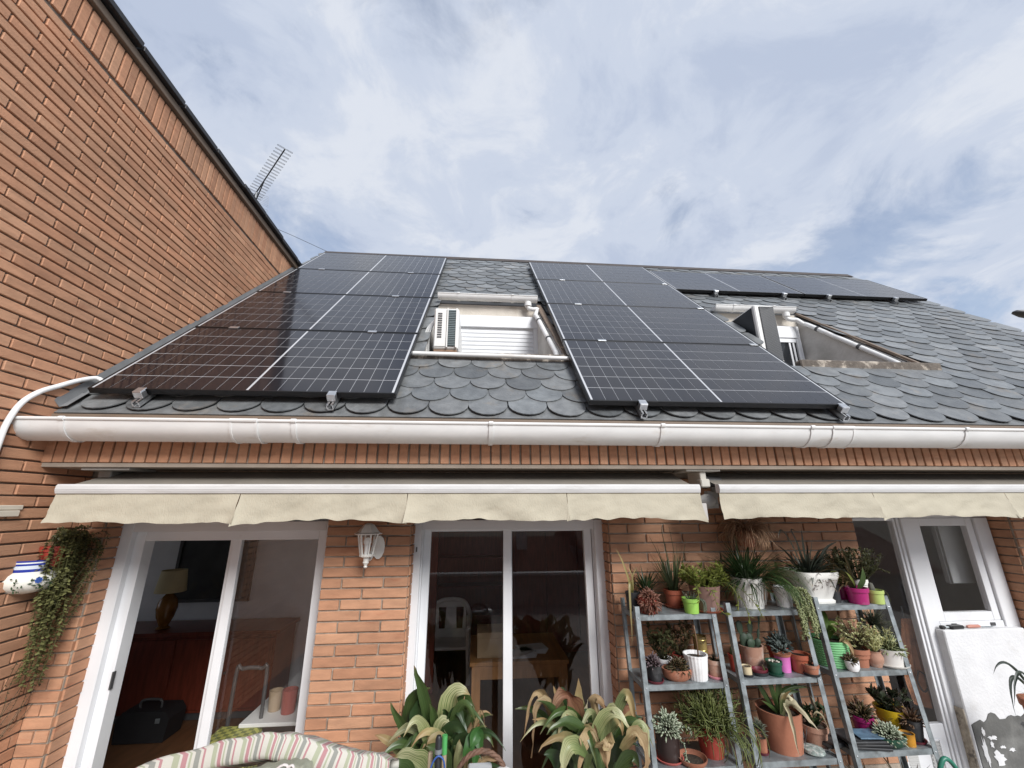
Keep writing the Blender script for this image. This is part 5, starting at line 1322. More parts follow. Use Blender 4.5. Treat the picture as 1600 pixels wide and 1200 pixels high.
# ================================================================== MIDDLE UNIT
T, z = potted('white ceramic pot with leaf relief and a wild tuft of dark grassy leaves', 1.668, 2.634, 'B1', .092, .075, .165, CER, 'plain')
f = FB()
for i in range(14):
    a = pi + .25 + (pi-.5)*i/13; x0 = 1.668 + .084*cos(a); y0 = 2.634 + .084*sin(a)
    f.strip(smooth_path([(x0, y0-.001, SH['B1']+.02), (x0 + .012*sin(i*1.3), y0-.004, SH['B1']+.08), (1.668 + .093*cos(a+.12), 2.634 + .093*sin(a+.12) - .004, SH['B1']+.15)], 3), [.004, .007, .009, .01, .008, .006, .003], (cos(a), sin(a), 0), .35)
f.build('leaf_relief', CER, T)
grass_tuft(T, 1.668, 2.634, z, 330, .27, .0085, (-.05, 1.45), (.2, 1.7), .06, G_DARK, 14, wob=.07)
grass_tuft(T, 1.70, 2.60, z, 90, .36, .007, (.3, 1.1), (1.8, 2.9), .05, G_MID, 15, az=(-1.3, .15), name='drooping_blades', wob=.05)
grass_tuft(T, 1.668, 2.634, z, 24, .40, .006, (.35, 1.2), (.4, 1.2), .05, G_DARK, 33, az=(-.4, 3.5), name='long_blades')
T, z = potted('white pot hidden behind hanging light green donkey-tail sedum', 1.880, 2.62, 'B1', .052, .042, .11, WPOT)
f = FB(); r2 = random.Random(17)
for i in range(13):
    a = -2.2 + 2.1*r2.random(); x0 = 1.87 + .05*cos(a); y0 = 2.60 + .05*sin(a); l_ = r2.uniform(.07, .23)
    x1 = x0 + r2.uniform(-.03, .05); trail(f, [(x0, y0, z+.01), (x1, y0-.035, z+.012), (x1+.015, y0-.055, z-.03), (x1+.02 + r2.uniform(-.02, .03), y0-.058, z-.03-l_)], .013, .0085, .0027, r2, .003, True)
f.build('foliage', along_mat('donkey_tail', [(0, (.2, .25, .1)), (1, (.38, .4, .21))], rnd=.3), T)
T, z = potted('narrow red pot with a small cactus at the left end of the second shelf', 1.513, 2.62, 'B2', .034, .028, .085, RED)
q = MB(); q.lathe([(.015, z-.02), (.02, z+.02), (.014, z+.045), (.001, z+.05)], (1.513, 2.62, 0), 10, wave=.12, nw=10); q.build('cactus', mat('cactus_green', (.06, .09, .035), .7, .2), T)
T, z = potted('large plain terracotta pot with dark prickly pear pads', 1.645, 2.66, 'B2', .068, .055, .118, TERRA_P, 'plain')
CACT = mat('prickly_pear', (.025, .045, .025), .6, .25, 20)
r2 = random.Random(3)
for (px_, py_, pz_, w_, h_, rx_) in ((1.60, 2.65, z, .05, .085, .1), (1.592, 2.65, z+.075, .045, .075, -.1), (1.645, 2.66, z, .05, .08, 0), (1.655, 2.66, z+.07, .04, .075, .15), (1.625, 2.63, z, .055, .06, .3), (1.69, 2.66, z, .035, .05, .2), (1.70, 2.66, z+.04, .016, .06, .2), (1.715, 2.66, z+.09, .014, .055, .1), (1.725, 2.66, z+.13, .014, .05, 0)):
    q = MB(); m_ = Matrix.Translation((px_, py_, pz_)) @ Matrix.Rotation(rx_, 4, 'Y') @ Matrix.Rotation(r2.uniform(-.5, .5), 4, 'Z')
    q.lathe([(w_*.15, -.006), (w_*.38, h_*.25), (w_*.5, h_*.6), (w_*.38, h_*.9), (.001, h_)], (0, 0, 0), 12, 1, .32, m_); q.build('pad', CACT, T, smooth=60)
T, z = potted('little cream pot with a dark base beside the middle shelf post', 1.530, 2.545, 'B2', .027, .027, .045, mat('cream_glaze', (.5, .42, .27), .5, .1), 'plain', BLK)
dsh = thing('plant_saucer', 'pair of black oval dishes stacked on the middle second shelf', 'saucer', (1.613, 2.55, SH['B2']))
for k, (zz_, mm) in enumerate(((.0005, BLK), (.015, MAR))):
    q, _ = pot_mesh(1.613 - .004*k, 2.55, SH['B2'] + zz_, .047, .040, .017, 'saucer', 22, 1.0, .8); q.build('dish', mm, dsh, smooth=40)
T, z = potted('small dark green pot and saucer with pale pebbles', 1.698, 2.545, 'B2', .043, .034, .066, GRNP, 'classic', GRNP)
q = MB(); r2 = random.Random(1)
for i in range(9): q.ball((1.698 + r2.uniform(-.022, .022), 2.54 + r2.uniform(-.02, .02), z+.007), r2.uniform(.004, .008), 6, 4)
q.build('pebbles', mat('pebble', (.5, .46, .4), .6, .2), T, kind='stuff')
T, z = potted('bright pink pot holding a terracotta pot with grey succulent leaves', 1.785, 2.59, 'B2', .041, .035, .078, PINK, 'plain')
q, _ = pot_mesh(1.785, 2.59, SH['B2']+.0798, .05, .043, .016, 'plain'); q.build('inner_pot', TERRA, T, smooth=40)
finger_ball(T, 1.78, 2.59, SH['B2']+.098, .04, 60, .032, .005, G_BLUE, 6, up=.1)
T, z = potted('dark red pot behind the pink one with a blue grey rosette succulent', 1.825, 2.67, 'B2', .06, .05, .105, RED)
finger_ball(T, 1.825, 2.66, z+.012, .07, 230, .034, .0065, G_BLUE, 11, up=.05)
T, z = potted('terracotta pot of bare soil right of the bright pink pot', 1.878, 2.575, 'B2', .056, .044, .092, PLR)
T, z = potted('tiny terracotta bowl on a black foot at the right end of the middle second shelf', 1.897, 2.52, 'B2', .042, .032, .05, TERRA, 'classic', BLK)
finger_ball(T, 1.897, 2.52, z, .02, 14, .02, .003, G_BROWN, 2)
T, z = potted('slim terracotta cup with a grey cactus on the middle lower shelf', 1.546, 2.535, 'B3', .030, .026, .068, TERRA, 'plain', MAR)
finger_ball(T, 1.54, 2.54, z+.03, .035, 150, .035, .0018, G_GREY, 14, sz=1.5)
T, z = potted('big cracked terracotta pot with clivia leaves, some dried to cream', 1.700, 2.575, 'B3', .112, .09, .185, TERRA, 'plain')
q = MB(); q.tube([(1.745, 2.573 - .0935, SH['B3']+.01), (1.758, 2.573 - .090, SH['B3']+.05), (1.776, 2.573 - .086, SH['B3']+.09), (1.80, 2.573 - .070, SH['B3']+.12)], .0016, 4); q.build('crack', DARKM, T)
c0 = Vector((1.70, 2.57, z))
for m_, t_, w_, mt in (((-.03, -.02, .13), (-.075, -.03, .25), .032, L_GREEN), ((.015, .0, .12), (.045, -.01, .27), .036, L_GREEN), ((-.07, .01, .11), (-.135, .02, .25), .03, L_GREEN), ((.06, 0, .11), (.20, -.02, .12), .03, L_GREEN), ((.07, .02, .08), (.17, .03, .085), .03, L_GREEN),
                       ((-.02, -.10, .06), (-.035, -.165, -.12), .026, L_CREAM), ((.05, -.07, .07), (.12, -.12, -.03), .042, L_CREAM), ((.04, -.04, .10), (.10, -.07, .015), .03, L_CREAM), ((-.06, -.03, .05), (-.13, -.06, .09), .022, L_GREEN), ((.0, -.05, .09), (.03, -.09, .14), .026, L_TIP)):
    big_leaf(T, c0 + Vector((m_[0]*.1, m_[1]*.3, 0)), c0 + Vector(m_), c0 + Vector(t_), w_, mt, k=.45, base=.6)
T, z = potted('pale terracotta pot with dark leaves and one dried white leaf hanging over its rim', 1.895, 2.575, 'B3', .066, .048, .098, TERRA_P, 'classic', mat('pale_saucer', (.5, .45, .42), .8, .1))
bush(T, 1.895, 2.575, z, .075, .1, 90, .045, .022, G_DARK, 19, stems=12)
c0 = Vector((1.895, 2.56, z))
big_leaf(T, c0 + Vector((-.03, 0, 0)), c0 + Vector((-.01, -.06, .09)), c0 + Vector((.02, -.10, -.065)), .016, L_CREAM, k=.6)
big_leaf(T, c0 + Vector((.02, 0, .02)), c0 + Vector((-.01, -.03, .12)), c0 + Vector((-.03, -.04, .17)), .022, L_CREAM, k=.7, base=.1)
ms = thing('mosaic_disc', 'flat round mosaic stone lying on the middle lower shelf', 'stone', (1.823, 2.515, SH['B3']))
q = MB(); q.lathe([(.044, .0), (.054, .008), (.05, .02), (.001, .026)], (1.823, 2.515, SH['B3']+.0005), 18); q.build('disc', STONE, ms, smooth=50)
q = MB()
m_ = Matrix.Translation((1.955, 2.545, SH['B3']+.018)) @ Matrix.Rotation(.35, 4, 'Z') @ Matrix.Rotation(.12, 4, 'Y'); q.box(-.075, .075, -.045, .045, 0, .02, m_, b=.004)
tag(q.build('black_tray', BLK), 'black plastic tray at the right end of the middle lower shelf', 'tray')

# ================================================================== RIGHT UNIT
C1w = thing('planter', 'square white china planter with painted sprigs and a spiky grey green plant', 'potted plant', (2.10, 2.665, SH['C1']), GGRP)
zc = SH['C1']+.0005
q = MB(); q.lathe([(.098, 0), (.10, .012), (.088, .022), (.128, .135), (.135, .15), (.135, .175), (.126, .175), (.118, .14)], (2.10, 2.665, zc), 28, pw=.5); q.build('pot', CER, C1w, smooth=40)
q = MB(); q.lathe([(1e-5, .148), (.118, .145)], (2.10, 2.665, zc), 28, pw=.5); q.build('soil', SOIL, C1w)
f = FB(); r2 = random.Random(8)
for i in range(26):
    u = r2.uniform(-.06, .07); v_ = .125 - abs(u)*.5 + r2.uniform(-.03, .02); yy = 2.665 - (.088 + (.128-.088)*(v_-.022)/.113)*.985 - .004
    a = r2.uniform(0, 2*pi); f.leaf((2.10+u, yy, zc+v_), (cos(a), -.0, sin(a)), r2.uniform(.008, .016), .006, (0, -1, 0), 0)
f.build('painted_sprig', mat('sepia_print', (.16, .13, .12), .4, .2), C1w)
grass_tuft(C1w, 2.10, 2.665, zc+.145, 95, .22, .017, (.2, 1.4), (.1, 1.3), .05, along_mat('spiky_grey_green', [(0, (.03, .04, .028)), (.8, (.055, .065, .05)), (1, (.12, .09, .06))]), 25, fold=.25)
f = FB()
for p in ([(2.07, 2.65, zc+.15), (1.98, 2.6, zc+.33), (1.90, 2.56, zc+.42), (1.86, 2.55, zc+.37)], [(2.09, 2.66, zc+.15), (2.04, 2.63, zc+.33), (2.0, 2.61, zc+.42), (2.03, 2.6, zc+.41)], [(2.10, 2.66, zc+.15), (2.085, 2.64, zc+.3), (2.09, 2.63, zc+.43)], [(2.12, 2.64, zc+.15), (2.2, 2.6, zc+.3), (2.27, 2.57, zc+.35)], [(2.08, 2.62, zc+.15), (2.04, 2.55, zc+.17), (2.0, 2.52, zc+.10)], [(2.11, 2.6, zc+.16), (2.13, 2.54, zc+.15), (2.15, 2.52, zc+.07)]):
    P = smooth_path(p, 4); f.strip(P, wprof(.017, len(P), .35, .8), (0, -.6, .6), .22)
f.build('long_leaves', along_mat('spiky_long', [(0, (.035, .045, .03)), (.85, (.055, .06, .045)), (1, (.3, .2, .1))]), C1w)
T, z = potted('small black pot with bright green pointed leaves right of the china planter', 2.205, 2.61, 'C1', .036, .030, .10, BLK)
bush(T, 2.205, 2.60, z, .05, .09, 60, .045, .024, G_YEL, 22, stems=8)
T, z = potted('magenta pot with long bronze arching leaves at the front of the top shelf', 2.317, 2.565, 'C1', .062, .050, .088, MAG)
grass_tuft(T, 2.317, 2.565, z, 40, .30, .012, (.5, 1.3), (.5, 1.5), .03, G_BRONZE, 31, az=(1.9, 3.9))
big_leaf(T, (2.32, 2.56, z), (2.345, 2.54, z+.06), (2.36, 2.53, z+.13), .04, L_GREEN); big_leaf(T, (2.31, 2.56, z), (2.27, 2.53, z+.06), (2.22, 2.51, z+.11), .02, G_YEL)
T, z = potted('second magenta pot behind the first, lower and in shade', 2.31, 2.665, 'C1', .052, .042, .075, MAG)
bush(T, 2.31, 2.665, z, .1, .24, 700, .019, .013, G_OLIVE, 13, stems=26)
T, z = potted('pale lime pot with a little cactus near the right end of the top shelf', 2.424, 2.555, 'C1', .046, .039, .074, PALEL)
q = MB(); q.lathe([(.012, z-.01), (.016, z+.02), (.011, z+.045), (.001, z+.052)], (2.41, 2.555, 0), 10, wave=.12, nw=8); q.build('cactus', mat('cactus_grey', (.1, .1, .08), .8, .2), T)
f = FB(); r2 = random.Random(4); trail(f, [(2.45, 2.55, z+.01), (2.475, 2.53, z), (2.485, 2.525, z-.05)], .01, .005, .005, r2); f.build('trailing_stems', G_OLIVE, T)
T, z = potted('white pot with a dense bush of tiny olive leaves behind the pale lime pot', 2.425, 2.655, 'C1', .050, .038, .12, CER, 'classic')
bush(T, 2.42, 2.645, z, .165, .21, 1900, .019, .0135, G_OLIVE, 27, stems=60, lean=(.0, 0), fill=.35)
f = FB(); r2 = random.Random(6)
for p in ([(2.45, 2.65, z+.02), (2.53, 2.62, z+.08), (2.60, 2.6, z+.055)], [(2.44, 2.65, z+.03), (2.50, 2.63, z+.13), (2.55, 2.62, z+.2)]): trail(f, p, .014, .009, .004, r2)
f.build('side_stems', G_OLIVE, T)
q = MB(); q.box(2.19, 2.33, 2.60, 2.66, SH['C1']+.0005, SH['C1']+.008, b=.002); tag(q.build('slate_offcut', SLATE), 'flat grey slate offcut lying on the right top shelf', 'slate')
# second shelf
T, z = potted('mint green ringed metal pot with broad bright leaves', 2.108, 2.615, 'C2', .098, .088, .135, MINT, 'ringed')
c0 = Vector((2.10, 2.61, z))
for m_, t_, w_ in (((-.05, -.04, .08), (-.12, -.07, .05), .055), ((.0, -.06, .09), (-.03, -.12, .08), .06), ((.05, .0, .09), (.12, -.02, .06), .05), ((-.03, .03, .1), (-.10, .04, .14), .05), ((.03, .03, .11), (.06, .05, .15), .045)):
    big_leaf(T, c0, c0 + Vector(m_), c0 + Vector(t_), w_, along_mat('hosta_leaf', [(0, (.06, .11, .02)), (1, (.11, .18, .035))]) if 'hosta_leaf' not in bpy.data.materials else bpy.data.materials['hosta_leaf'], (0, -.5, 1))
big_leaf(T, c0 + Vector((.03, -.05, 0)), c0 + Vector((.04, -.09, .02)), c0 + Vector((.06, -.11, -.04)), .035, L_DRY)
T, z = potted('little white boot-shaped pot with brownish succulents at the front', 2.138, 2.505, 'C2', .032, .028, .05, WPOT, 'bowl', sx=1.15)
finger_ball(T, 2.130, 2.505, z+.005, .028, 46, .034, .004, G_BRONZE, 5, up=.2)
T, z = potted('stepped terracotta pot with pale cream-yellow rosettes on dark stems', 2.243, 2.575, 'C2', .063, .045, .092, TERRA, 'stepped')
f = FB(); r2 = random.Random(12); fs_ = FB()
for i in range(60):
    a = r2.uniform(0, 2*pi); rr_ = .095*sqrt(r2.random()); t_ = Vector((2.225 + rr_*cos(a)*1.3, 2.565 + rr_*sin(a)*.7, z + r2.uniform(.03, .13) + (.03 if i % 5 == 0 else 0)))
    fs_.stick(smooth_path([(2.243 + .01*cos(a), 2.575, z), t_.lerp(Vector((2.243, 2.575, z)), .4) + Vector((0, 0, .02)), t_], 3), [.003]*7, 4)
    for k in range(11):
        e = r2.uniform(-.2, 1.4); b_ = r2.uniform(0, 2*pi); f.leaf(t_, (cos(b_)*cos(e), sin(b_)*cos(e), sin(e)), .017, .0085, (0, 0, 1), .25)
for i in range(3):
    P = smooth_path([(2.22, 2.56, z+.05), (2.17 - .03*i, 2.53, z+.13), (2.13 - .02*i, 2.52, z+.19 - .02*i)], 4)
    fs_.stick(P, [.0025]*len(P), 4)
    for p in P[3:]: f.leaf(p, (r2.uniform(-1, 1), r2.uniform(-1, 1), r2.uniform(0, 1)), .015, .008)
f.build('foliage', G_CREAM, T); fs_.build('stems', G_BRONZE, T)
T, z = potted('round bellied terracotta jar with cream variegated leaves', 2.324, 2.555, 'C2', .040, .030, .082, TERRA_P, 'jar')
bush(T, 2.324, 2.555, z, .085, .13, 380, .022, .012, G_CREAM, 28, stems=22)
T, z = potted('oval off-white pot on a white saucer packed with pale green sedum', 2.432, 2.56, 'C2', .068, .060, .085, mat('off_white_clay', (.58, .56, .53), .8, .08), 'plain', CER, sx=1.1)
finger_ball(T, 2.43, 2.56, z+.0, .085, 300, .034, .005, G_PALE, 9, up=.15)
bush(T, 2.40, 2.57, z, .10, .13, 320, .02, .011, G_CREAM, 38, stems=22, name='cream_shoots')
T, z = potted('pinkish pot with a wispy grey air-plant at the back of the right second shelf', 2.41, 2.67, 'C2', .048, .038, .12, TERRA_P)
grass_tuft(T, 2.45, 2.64, z+.085, 260, .13, .0055, (-.3, 1.5), (.2, 1.2), .02, G_GREY, 41)
f = FB(); f.stick(smooth_path([(2.41, 2.67, z), (2.43, 2.67, z+.05), (2.45, 2.66, z+.09)], 3), [.005]*7, 5); f.build('stem', G_BROWN, T)
# third shelf
T, z = potted('magenta pot with brownish green succulents on the right lower shelf', 2.232, 2.625, 'C3', .056, .042, .09, MAG)
finger_ball(T, 2.232, 2.625, z+.005, .06, 120, .05, .006, G_BRONZE, 15, up=.3)
T, z = potted('bright yellow bowl with a dark rosette succulent', 2.412, 2.62, 'C3', .078, .058, .125, YEL, 'plain')
bush(T, 2.40, 2.61, z, .1, .10, 260, .05, .024, along_mat('dark_rosette', [(0, (.03, .045, .02)), (.6, (.05, .065, .035)), (1, (.09, .06, .06))]), 23, stems=18)
T, z = potted('dark green oval bowl heaped with pale grey sedum', 2.262, 2.515, 'C3', .078, .060, .05, GRNP, 'bowl', sx=1.12)
finger_ball(T, 2.262, 2.51, z-.005, .09, 420, .024, .0042, G_WHITE, 29, sz=.75)
T, z = potted('small terracotta pot between the yellow bowl and the green oval bowl', 2.375, 2.60, 'C3', .028, .024, .065, TERRA)
bush(T, 2.36, 2.59, z, .04, .05, 40, .022, .012, G_BRONZE, 3, stems=6)
T, z = potted('mustard yellow cup at the front of the right lower shelf', 2.366, 2.50, 'C3', .034, .030, .055, MUST, 'plain')
T, z = potted('black pot with dry brown leaves on a maroon saucer, beside the mustard cup', 2.437, 2.535, 'C3', .054, .042, .10, BLK, 'plain', MAR)
finger_ball(T, 2.43, 2.53, z+.005, .048, 90, .045, .0045, G_BROWN, 18, up=.0)
q = MB()
for k, (dx, dz, mm) in enumerate(((0, 0, 0), (.01, .014, 0), (-.01, .028, 0))):
    m_ = Matrix.Translation((2.12 + dx, 2.53, SH['C3'] + .001 + dz)) @ Matrix.Rotation(-.18 + .06*k, 4, 'Z'); q.box(-.11, .11, -.07, .07, 0, .012, m_, b=.003)
tag(q.build('seed_tray', BLK), 'stack of black seed trays at the left end of the right lower shelf', 'tray')
q = MB(); m_ = Matrix.Translation((2.15, 2.52, SH['C3']+.046)) @ Matrix.Rotation(-.1, 4, 'Z'); q.box(-.07, .06, -.05, .05, 0, .006, m_, b=.001)
tag(q.build('blue_packet', mat('blue_grey_print', (.1, .17, .24), .4, .4, 20)), 'flat blue grey packet lying on the seed trays', 'packet')
# bottom shelves, mostly below the picture
for sh, x, y, sd, lb in (('C4', 2.10, 2.49, 3, 'bronze leaved plant on the bottom shelf, under the seed trays'), ('C4', 2.32, 2.52, 6, 'dry reddish plant on the bottom shelf, under the mustard cup'), ('B4', 1.72, 2.48, 5, 'withered cream leaved plant under the big cracked pot')):
    T, z = potted(lb, x, y, sh, .06, .05, .10, TERRA)
    grass_tuft(T, x, y, z, 26, .24, .016, (.7, 1.5), (.2, 1.0), .03, G_BRONZE if sh == 'C4' else L_CREAM, sd)

# ================================================================== HANGING DRY PLANT, WALL POT WITH TRAILING PLANT
hp = thing('hanging_basket', 'dry brown plant in a hanging pot on the wall between the awnings', 'hanging plant', (1.765, 2.74, -.25), None)
q, _ = pot_mesh(1.745, 2.69, -.255, .062, .045, .09, 'plain'); q.build('pot', TERRA, hp, smooth=40)
q = MB(); q.tube(smooth_path([(1.69, 2.69, -.167), (1.72, 2.74, -.06), (1.755, 2.80, -.02), (1.77, 2.74, -.06), (1.80, 2.69, -.167)]), .002, 5); q.tube([(1.755, 2.795, -.02), (1.755, 2.816, -.015)], .004, 6); q.build('hanger_wire', GALV, hp)
f = FB(); r2 = random.Random(51)
for i in range(420):
    a = r2.uniform(0, 2*pi); P = arc((1.745 + .05*cos(a)*r2.random(), 2.685 + .05*sin(a)*r2.random(), -.165), a, r2.uniform(-.3, 1.4), r2.uniform(.08, .2), r2.uniform(1.4, 3.6), 6, .25, r2)
    P = [Vector((p.x, min(p.y, 2.808), p.z)) for p in P]; f.stick(P, [.0016]*5 + [.0008], 3)
f.build('dry_stems', along_mat('dry_stem', [(0, (.26, .12, .07)), (1, (.5, .33, .2))], rnd=.4), hp)

wpx = thing('wall_pot', 'blue and white painted ceramic wall pot with a plastic pot set inside', 'wall pot', (-2.39, 2.60, -.44))
CP = mat('painted_ceramic', (.7, .7, .66), .2, .03); t = CP.node_tree; b = t.nodes['Principled BSDF']
gp = t.nodes.new('ShaderNodeNewGeometry'); sx_ = t.nodes.new('ShaderNodeSeparateXYZ'); t.links.new(gp.outputs['Position'], sx_.inputs[0])
cr = t.nodes.new('ShaderNodeValToRGB'); cr.color_ramp.interpolation = 'CONSTANT'
mr = t.nodes.new('ShaderNodeMapRange'); mr.inputs[1].default_value = H-.44; mr.inputs[2].default_value = H-.268; t.links.new(sx_.outputs[2], mr.inputs[0]); t.links.new(mr.outputs[0], cr.inputs[0])
e = cr.color_ramp.elements
for p, c in ((0, (.72, .71, .64)), (.66, (.02, .04, .28)), (.74, (.6, .65, .72)), (.84, (.02, .04, .28)), (.9, (.7, .71, .7)), (.94, (.02, .04, .28))):
    el = e[0] if p == 0 else (e[1] if p == .66 else e.new(p)); el.position = p; el.color = (*c, 1)
t.links.new(cr.outputs[0], b.inputs['Base Color'])
q = MB(); q.lathe([(.03, -.437), (.085, -.425), (.118, -.395), (.122, -.365), (.108, -.34), (.085, -.325), (.088, -.295), (.092, -.270), (.086, -.270), (.08, -.31)], (-2.392, 2.605, 0), 28, sx=.95); q.build('body', CP, wpx, smooth=50)
f = FB(); r2 = random.Random(77)
for i in range(70):
    a = r2.uniform(-1.45, 1.1); z_ = r2.uniform(-.415, -.35); R_ = .1245 if z_ > -.40 else .118
    p = Vector((-2.392 + R_*.95*cos(a)*1.01, 2.605 + R_*sin(a)*1.01, z_)); d = Vector((-sin(a)*.6 + 0, cos(a)*.6*r2.choice((-1, 1)), r2.uniform(-1, .4)))
    f.leaf(p, d, r2.uniform(.012, .026), .008, (cos(a), sin(a), 0), 0)
f.build('painted_leaves', mat('green_glaze', (.03, .06, .03), .25, .2), wpx)
f = FB()
for k in range(8):
    a = -.5; R_ = .1255; p = Vector((-2.392 + R_*.95*cos(a), 2.605 + R_*sin(a), -.365)); an = 2*pi*k/8; u = Vector((-sin(a), cos(a), 0)); d = u*cos(an) + Vector((0, 0, sin(an))); f.leaf(p + Vector((cos(a), sin(a), 0))*.002, d, .017, .014, (cos(a), sin(a), 0), 0)
f.build('painted_flower', mat('blue_glaze', (.05, .12, .42), .25, .2), wpx)
ip = thing('potted_plant', 'trailing small leaved plant tumbling down the brick wall from the blue and white wall pot', 'potted plant', (-2.335, 2.64, -.31))
q, _ = pot_mesh(-2.335, 2.635, -.31, .058, .045, .105, 'classic'); q.build('pot', RED, ip, smooth=40)
f = FB(); r2 = random.Random(88)
strands = []
for i in range(60):
    s_ = r2.random(); y0 = 2.66 + .05*r2.random(); l_ = r2.choice((.16, .22, .3, .4, .56)) * r2.uniform(.8, 1.1)
    y1 = 2.70 + r2.uniform(-.14, .12); x1 = -2.285 + r2.uniform(-.05, .07); pk = r2.uniform(-.02, .09)
    P = [(-2.33, y0, -.20), (x1, y1, -.19 + pk), (x1+.005, y1 + r2.uniform(-.03, .03), -.30), (x1-.01, y1*.6 + 2.66*.4 + r2.uniform(-.03, .03), -.3 - l_*.55), (x1-.03, y1*.35 + 2.66*.65 + r2.uniform(-.03, .03), -.3 - l_)]
    P = [(max(p[0], -2.375), min(p[1], 2.80), p[2]) for p in P]
    trail(f, P, .024*r2.uniform(.7, 1.2), .0165*r2.uniform(.7, 1.2), .0078, r2, .0012)
f.build('foliage', G_IVY, ip)
f = FB()
for i in range(7):
    y0 = 2.62 + .03*i; P = [(-2.34, y0, -.75), (-2.36, y0 + r2.uniform(-.03, .03), -.88), (-2.375, y0 + r2.uniform(-.06, .03), -1.0), (-2.38, y0 + r2.uniform(-.08, .02), -1.1 - .05*r2.random())]
    trail(f, P, .014, .009, .022, r2, .0014)
f.build('bare_strands', along_mat('ivy_bare', [(0, (.06, .05, .025)), (1, (.1, .09, .05))]), ip)

# ================================================================== BROAD LEAVED PLANTS BEFORE THE MIDDLE DOOR
def aspid(root, leaves):
    for (b_, m_, t_, w_, mt, *rest) in leaves: big_leaf(root, b_, m_, t_, w_, mt, *(rest or [(0, -1, .35)]), k=.5, base=.3)
def at(px, py, Y):      # a point of the leaf sketch: 2.4 m away, 265 sketch units to the metre
    d = _F + CR*((px-800)/637.6) - CU*((py-600)/637.6); return d*(Y/d.y)
PA = thing('potted_plant', 'broad leaved green plant with pale and brown tips, left of the middle door\'s mullion', 'potted plant', (-.20, 2.42, -2.195))
q, _ = pot_mesh(-.20, 2.42, -2.195, .2, .15, .55, 'classic', 28); q.build('pot', TERRA, PA, smooth=40)
q = MB(); q.lathe([(1e-5, -1.72), (.18, -1.725)], (-.2, 2.42, 0), 20); q.build('soil', SOIL, PA)
LA = [((690, 1210), (668, 1110), (646, 1040), 2.42, .082, L_GREEN), ((660, 1200), (640, 1115), (672, 1074), 2.46, .105, L_GREEN), ((665, 1200), (632, 1140), (609, 1096), 2.36, .062, L_GREEN), ((660, 1205), (622, 1168), (585, 1148), 2.32, .066, L_TIP),
      ((668, 1200), (652, 1130), (660, 1088), 2.44, .10, G_DARK), ((700, 1200), (705, 1095), (735, 1086), 2.44, .13, L_PALE), ((708, 1200), (722, 1105), (742, 1110), 2.47, .10, L_GREEN), ((715, 1200), (720, 1130), (725, 1088), 2.36, .05, L_RUST),
      ((690, 1210), (690, 1140), (706, 1136), 2.32, .11, L_PALE), ((700, 1215), (712, 1165), (726, 1158), 2.28, .12, G_DARK), ((685, 1230), (650, 1190), (612, 1184), 2.2, .13, L_PALE), ((670, 1230), (658, 1190), (672, 1150), 2.25, .06, L_GREEN),
      ((650, 1230), (630, 1205), (603, 1190), 2.15, .1, L_GREEN), ((690, 1200), (684, 1145), (676, 1105), 2.46, .07, G_DARK), ((720, 1200), (738, 1150), (752, 1118), 2.4, .03, L_DRY), ((725, 1205), (752, 1150), (771, 1168), 2.35, .045, L_GREEN),
      ((725, 1205), (745, 1125), (768, 1117), 2.4, .018, L_DRY), ((728, 1205), (748, 1115), (758, 1138), 2.38, .016, L_DRY), ((715, 1220), (716, 1185), (718, 1155), 2.22, .055, L_PALE), ((730, 1215), (752, 1188), (776, 1185), 2.25, .05, L_DRY), ((640, 1210), (632, 1135), (629, 1096), 2.5, .05, L_RUST),
      ((730, 1210), (725, 1160), (735, 1128), 2.33, .06, L_DRY), ((675, 1215), (660, 1160), (640, 1140), 2.4, .08, G_DARK), ((700, 1220), (690, 1180), (665, 1165), 2.24, .09, L_GREEN), ((712, 1210), (700, 1150), (690, 1120), 2.45, .08, G_DARK)]
aspid(PA, [(at(*b_, Y), at(*m_, Y-.03), at(*t_, Y-.05), w_, mt) for b_, m_, t_, Y, w_, mt in LA])
LOB = along_mat('lobed_leaf', [(0, (.03, .09, .02)), (1, (.045, .13, .03))])
for k, (bb, tt_) in enumerate((((748, 1140), (724, 1192)), ((748, 1142), (742, 1205)), ((750, 1140), (735, 1172)), ((748, 1138), (752, 1180)))):
    big_leaf(PA, at(*bb, 2.2), at((bb[0]+tt_[0])/2 - 2, (bb[1]+tt_[1])/2 - 4, 2.16), at(*tt_, 2.15), .062, LOB, k=.4)
PB = thing('potted_plant', 'broad leaved plant with many dried tan leaves, right of the middle door\'s mullion', 'potted plant', (.56, 2.42, -2.195))
q, _ = pot_mesh(.56, 2.42, -2.195, .2, .15, .55, 'classic', 28); q.build('pot', TERRA, PB, smooth=40)
q = MB(); q.lathe([(1e-5, -1.72), (.18, -1.725)], (.56, 2.42, 0), 20); q.build('soil', SOIL, PB)
